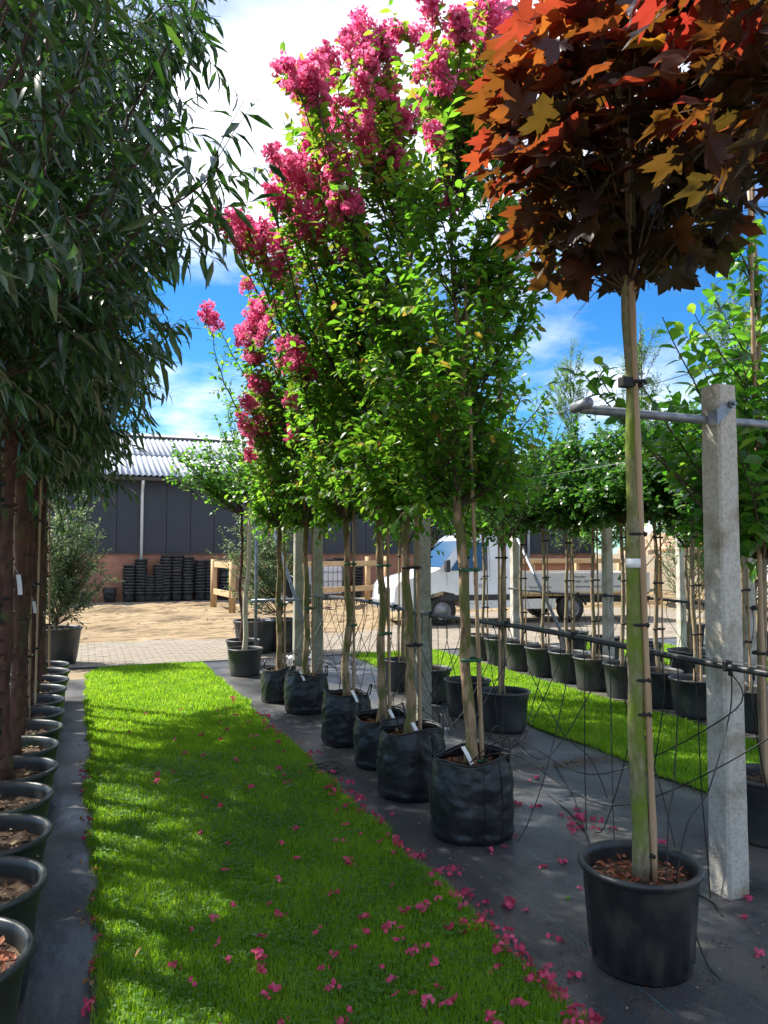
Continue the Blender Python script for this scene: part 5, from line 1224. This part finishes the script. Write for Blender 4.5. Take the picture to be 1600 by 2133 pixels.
# ================================================================== FALLEN BLOSSOM, buds, leaves, soil crumbs
rb = np.random.default_rng(77)
bm_ = []
for v in range(8):
    n = int(rb.integers(7, 16)); pos = rb.normal(0, 1, (n, 3)) * [.013, .010, .003] + [0, 0, .006]
    bm_.append(scatter_mesh('fallen_blossom', tp_floret, pos, rb.normal(0, 1, (n, 3)), np.array([0, 0, 1.]) + rb.normal(0, .7, (n, 3)), rb.uniform(.007, .012, n), np.clip(rb.uniform(.1, .9) + rb.normal(0, .2, n), 0, 1), MT['fallen']))
lx, rx, *_ = LW['lawn_a']
def blossom(x, y, z, s, where):
    o = bpy.data.objects.new('fallen_blossom', bm_[rb.integers(0, 8)]); link(o); o.location = (x, y, z); o.rotation_euler = (rb.normal(0, .3), rb.normal(0, .3), rb.uniform(0, 6.28)); o.scale = (s, s, s)
    sz = 'big' if s > 1.05 else ('small' if s < .8 else 'middling'); bi = ORD[int(np.argmin([abs(b_[1] - y) for b_ in BAGS]))]
    side = ['pot side', 'middle', 'bag side'][int(np.clip((x - .1) / .5, 0, 2))]
    pl = 'level with the maple pot' if y < 3.1 else 'level with the %s grow bag' % bi
    tag(o, *{'grass': ('%s pink blossom in the grass, %s, %s' % (sz, side, pl), 'blossom', 'blossoms on the grass'), 'edge': ('%s pink blossom on the lawn edge facing the bags, %s' % (sz, pl), 'blossom', 'blossoms along the right lawn edge'),
             'cloth': ('%s pink fallen blossom on the black cloth, %s' % (sz, pl), 'blossom', 'blossoms on the cloth'), 'left': ('%s withered blossom at the lawn edge by the pots, %s' % (sz, pl), 'blossom', 'blossoms along the left lawn edge')}[where])
pts = [(880, 1413), ]
for _ in range(135):
    y = 2.2 + 6.0 * rb.random() ** 1.5; u = rb.random() ** .55; x = .15 + 1.40 * u
    if rb.random() < .25: y = 2.1 + rb.random() * 1.3
    blossom(x, y, .040, rb.uniform(.6, 1.25), 'grass')
for _ in range(85):
    y = 2.15 + 5.2 * rb.random() ** 1.8; x = float(np.interp(y, rx[:, 1], rx[:, 0])) + rb.normal(.02, .035); blossom(x, y, .022, rb.uniform(.6, 1.4), 'edge')
for _ in range(52):
    y = 2.3 + 4.4 * rb.random() ** 1.5; x = 1.62 + 1.35 * rb.random(); blossom(x, y, .004, rb.uniform(.6, 1.35), 'cloth')
for _ in range(16):
    c = G(1235, 1715); blossom(c[0] + rb.normal(0, .12), c[1] + rb.normal(0, .12), .004, rb.uniform(.7, 1.2), 'cloth')
for _ in range(12):
    c = G(1000, 1910); blossom(c[0] + rb.normal(0, .10), c[1] + rb.normal(0, .15), .004, rb.uniform(.9, 1.5), 'cloth')
for _ in range(26):
    y = 2.6 + 4.0 * rb.random() ** 1.3; x = float(np.interp(y, lx[:, 1], lx[:, 0])) + rb.normal(-.012, .02); blossom(x, y, .014, rb.uniform(.5, 1.0), 'left')
def litter(name, n, fx, fy, size, m, label, tm, z=.006):
    X, Y = fx(n), fy(n); me = scatter_mesh(name, tm, np.stack([X, Y, np.full(n, z)], 1), rb.normal(0, 1, (n, 3)) * [1, 1, .2], np.array([0, 0, 1.]) + rb.normal(0, .35, (n, 3)), rb.uniform(*size, n), rb.random(n), m)
    tag(link(bpy.data.objects.new(name, me)), label, 'litter', None, 'stuff')
tbud = (np.array([(1, 0, .4), (-1, 0, .4), (0, .8, .4), (0, -.8, .4), (0, 0, 1.2), (0, 0, 0), (1.9, .1, .5)], float), [(0, 2, 4), (2, 1, 4), (1, 3, 4), (3, 0, 4), (0, 6, 2), (0, 3, 6)])
litter('seed_buds', 260, lambda n: 1.65 + 1.7 * rb.random(n), lambda n: 2.2 + 3.4 * rb.random(n) ** 1.2, (.0035, .0065), MT['bud'], 'small brown buds scattered over the black cloth by the maple', tbud)
litter('soil_crumbs', 700, lambda n: np.concatenate([2.0 + rb.normal(0, .24, n // 2), np.where(rb.random(n - n // 2) < .5, 2.05, 1.95) + rb.normal(0, .2, n - n // 2)]), lambda n: np.concatenate([2.44 + rb.normal(0, .2, n // 2), 3.7 + rb.random(n - n // 2) * 4.0]), (.002, .006), MT['soil'], 'dark soil crumbs around the pots and bags', tbud)
c0 = G(1190, 1590)
litter('moss_patch', 900, lambda n: c0[0] + rb.normal(0, .22, n), lambda n: c0[1] + rb.normal(0, .06, n), (.006, .018), MT['chip'], 'patch of moss and dry debris on the cloth behind the first grow bag', tmpl_leaf(.6, .1, .3, .5, 1))
litter('dry_leaves', 70, lambda n: np.interp(np.linspace(2.3, 7, n), lx[:, 1], lx[:, 0]) + rb.normal(-.015, .03, n), lambda n: np.linspace(2.3, 7, n) + rb.normal(0, .1, n), (.02, .05), MT['dryleaf'], 'dry leaves along the lawn edge beside the left pots', tmpl_leaf(.4, .3, .4, .5, 2), .012)
# single long leaves dropped on lawn and cloth
for k, (px, py, z, m_, s) in enumerate([(1190, 1866, .004, 'clover', .085), (540, 1975, .045, 'narrow', .10), (270, 1715, .05, 'narrow', .11), (380, 1640, .05, 'narrow', .09), (295, 2000, .05, 'dryleaf', .05), (620, 1650, .05, 'narrow', .08)]):
    p = G(px, py); D = np.array([[rb.normal(), rb.normal() * .6, .05]])
    me = scatter_mesh('fallen_leaf', TNAR, np.array([[0, 0, 0.]]), D, np.array([[.1, 0, 1.]]), [s], np.array([.8]), MT[m_])
    o = link(bpy.data.objects.new('fallen_leaf', me)); o.location = (p[0], p[1], z)
    tag(o, ['long pale green leaf fallen on the cloth left of the maple pot', 'narrow dark leaf lying in the petal strewn grass', 'narrow dark leaf lying in the petal strewn grass', 'narrow dark leaf lying in the petal strewn grass', 'curled orange leaf in the grass', 'narrow dark leaf lying in the petal strewn grass'][k], 'leaf', 'narrow leaves on the grass' if m_ == 'narrow' else None)
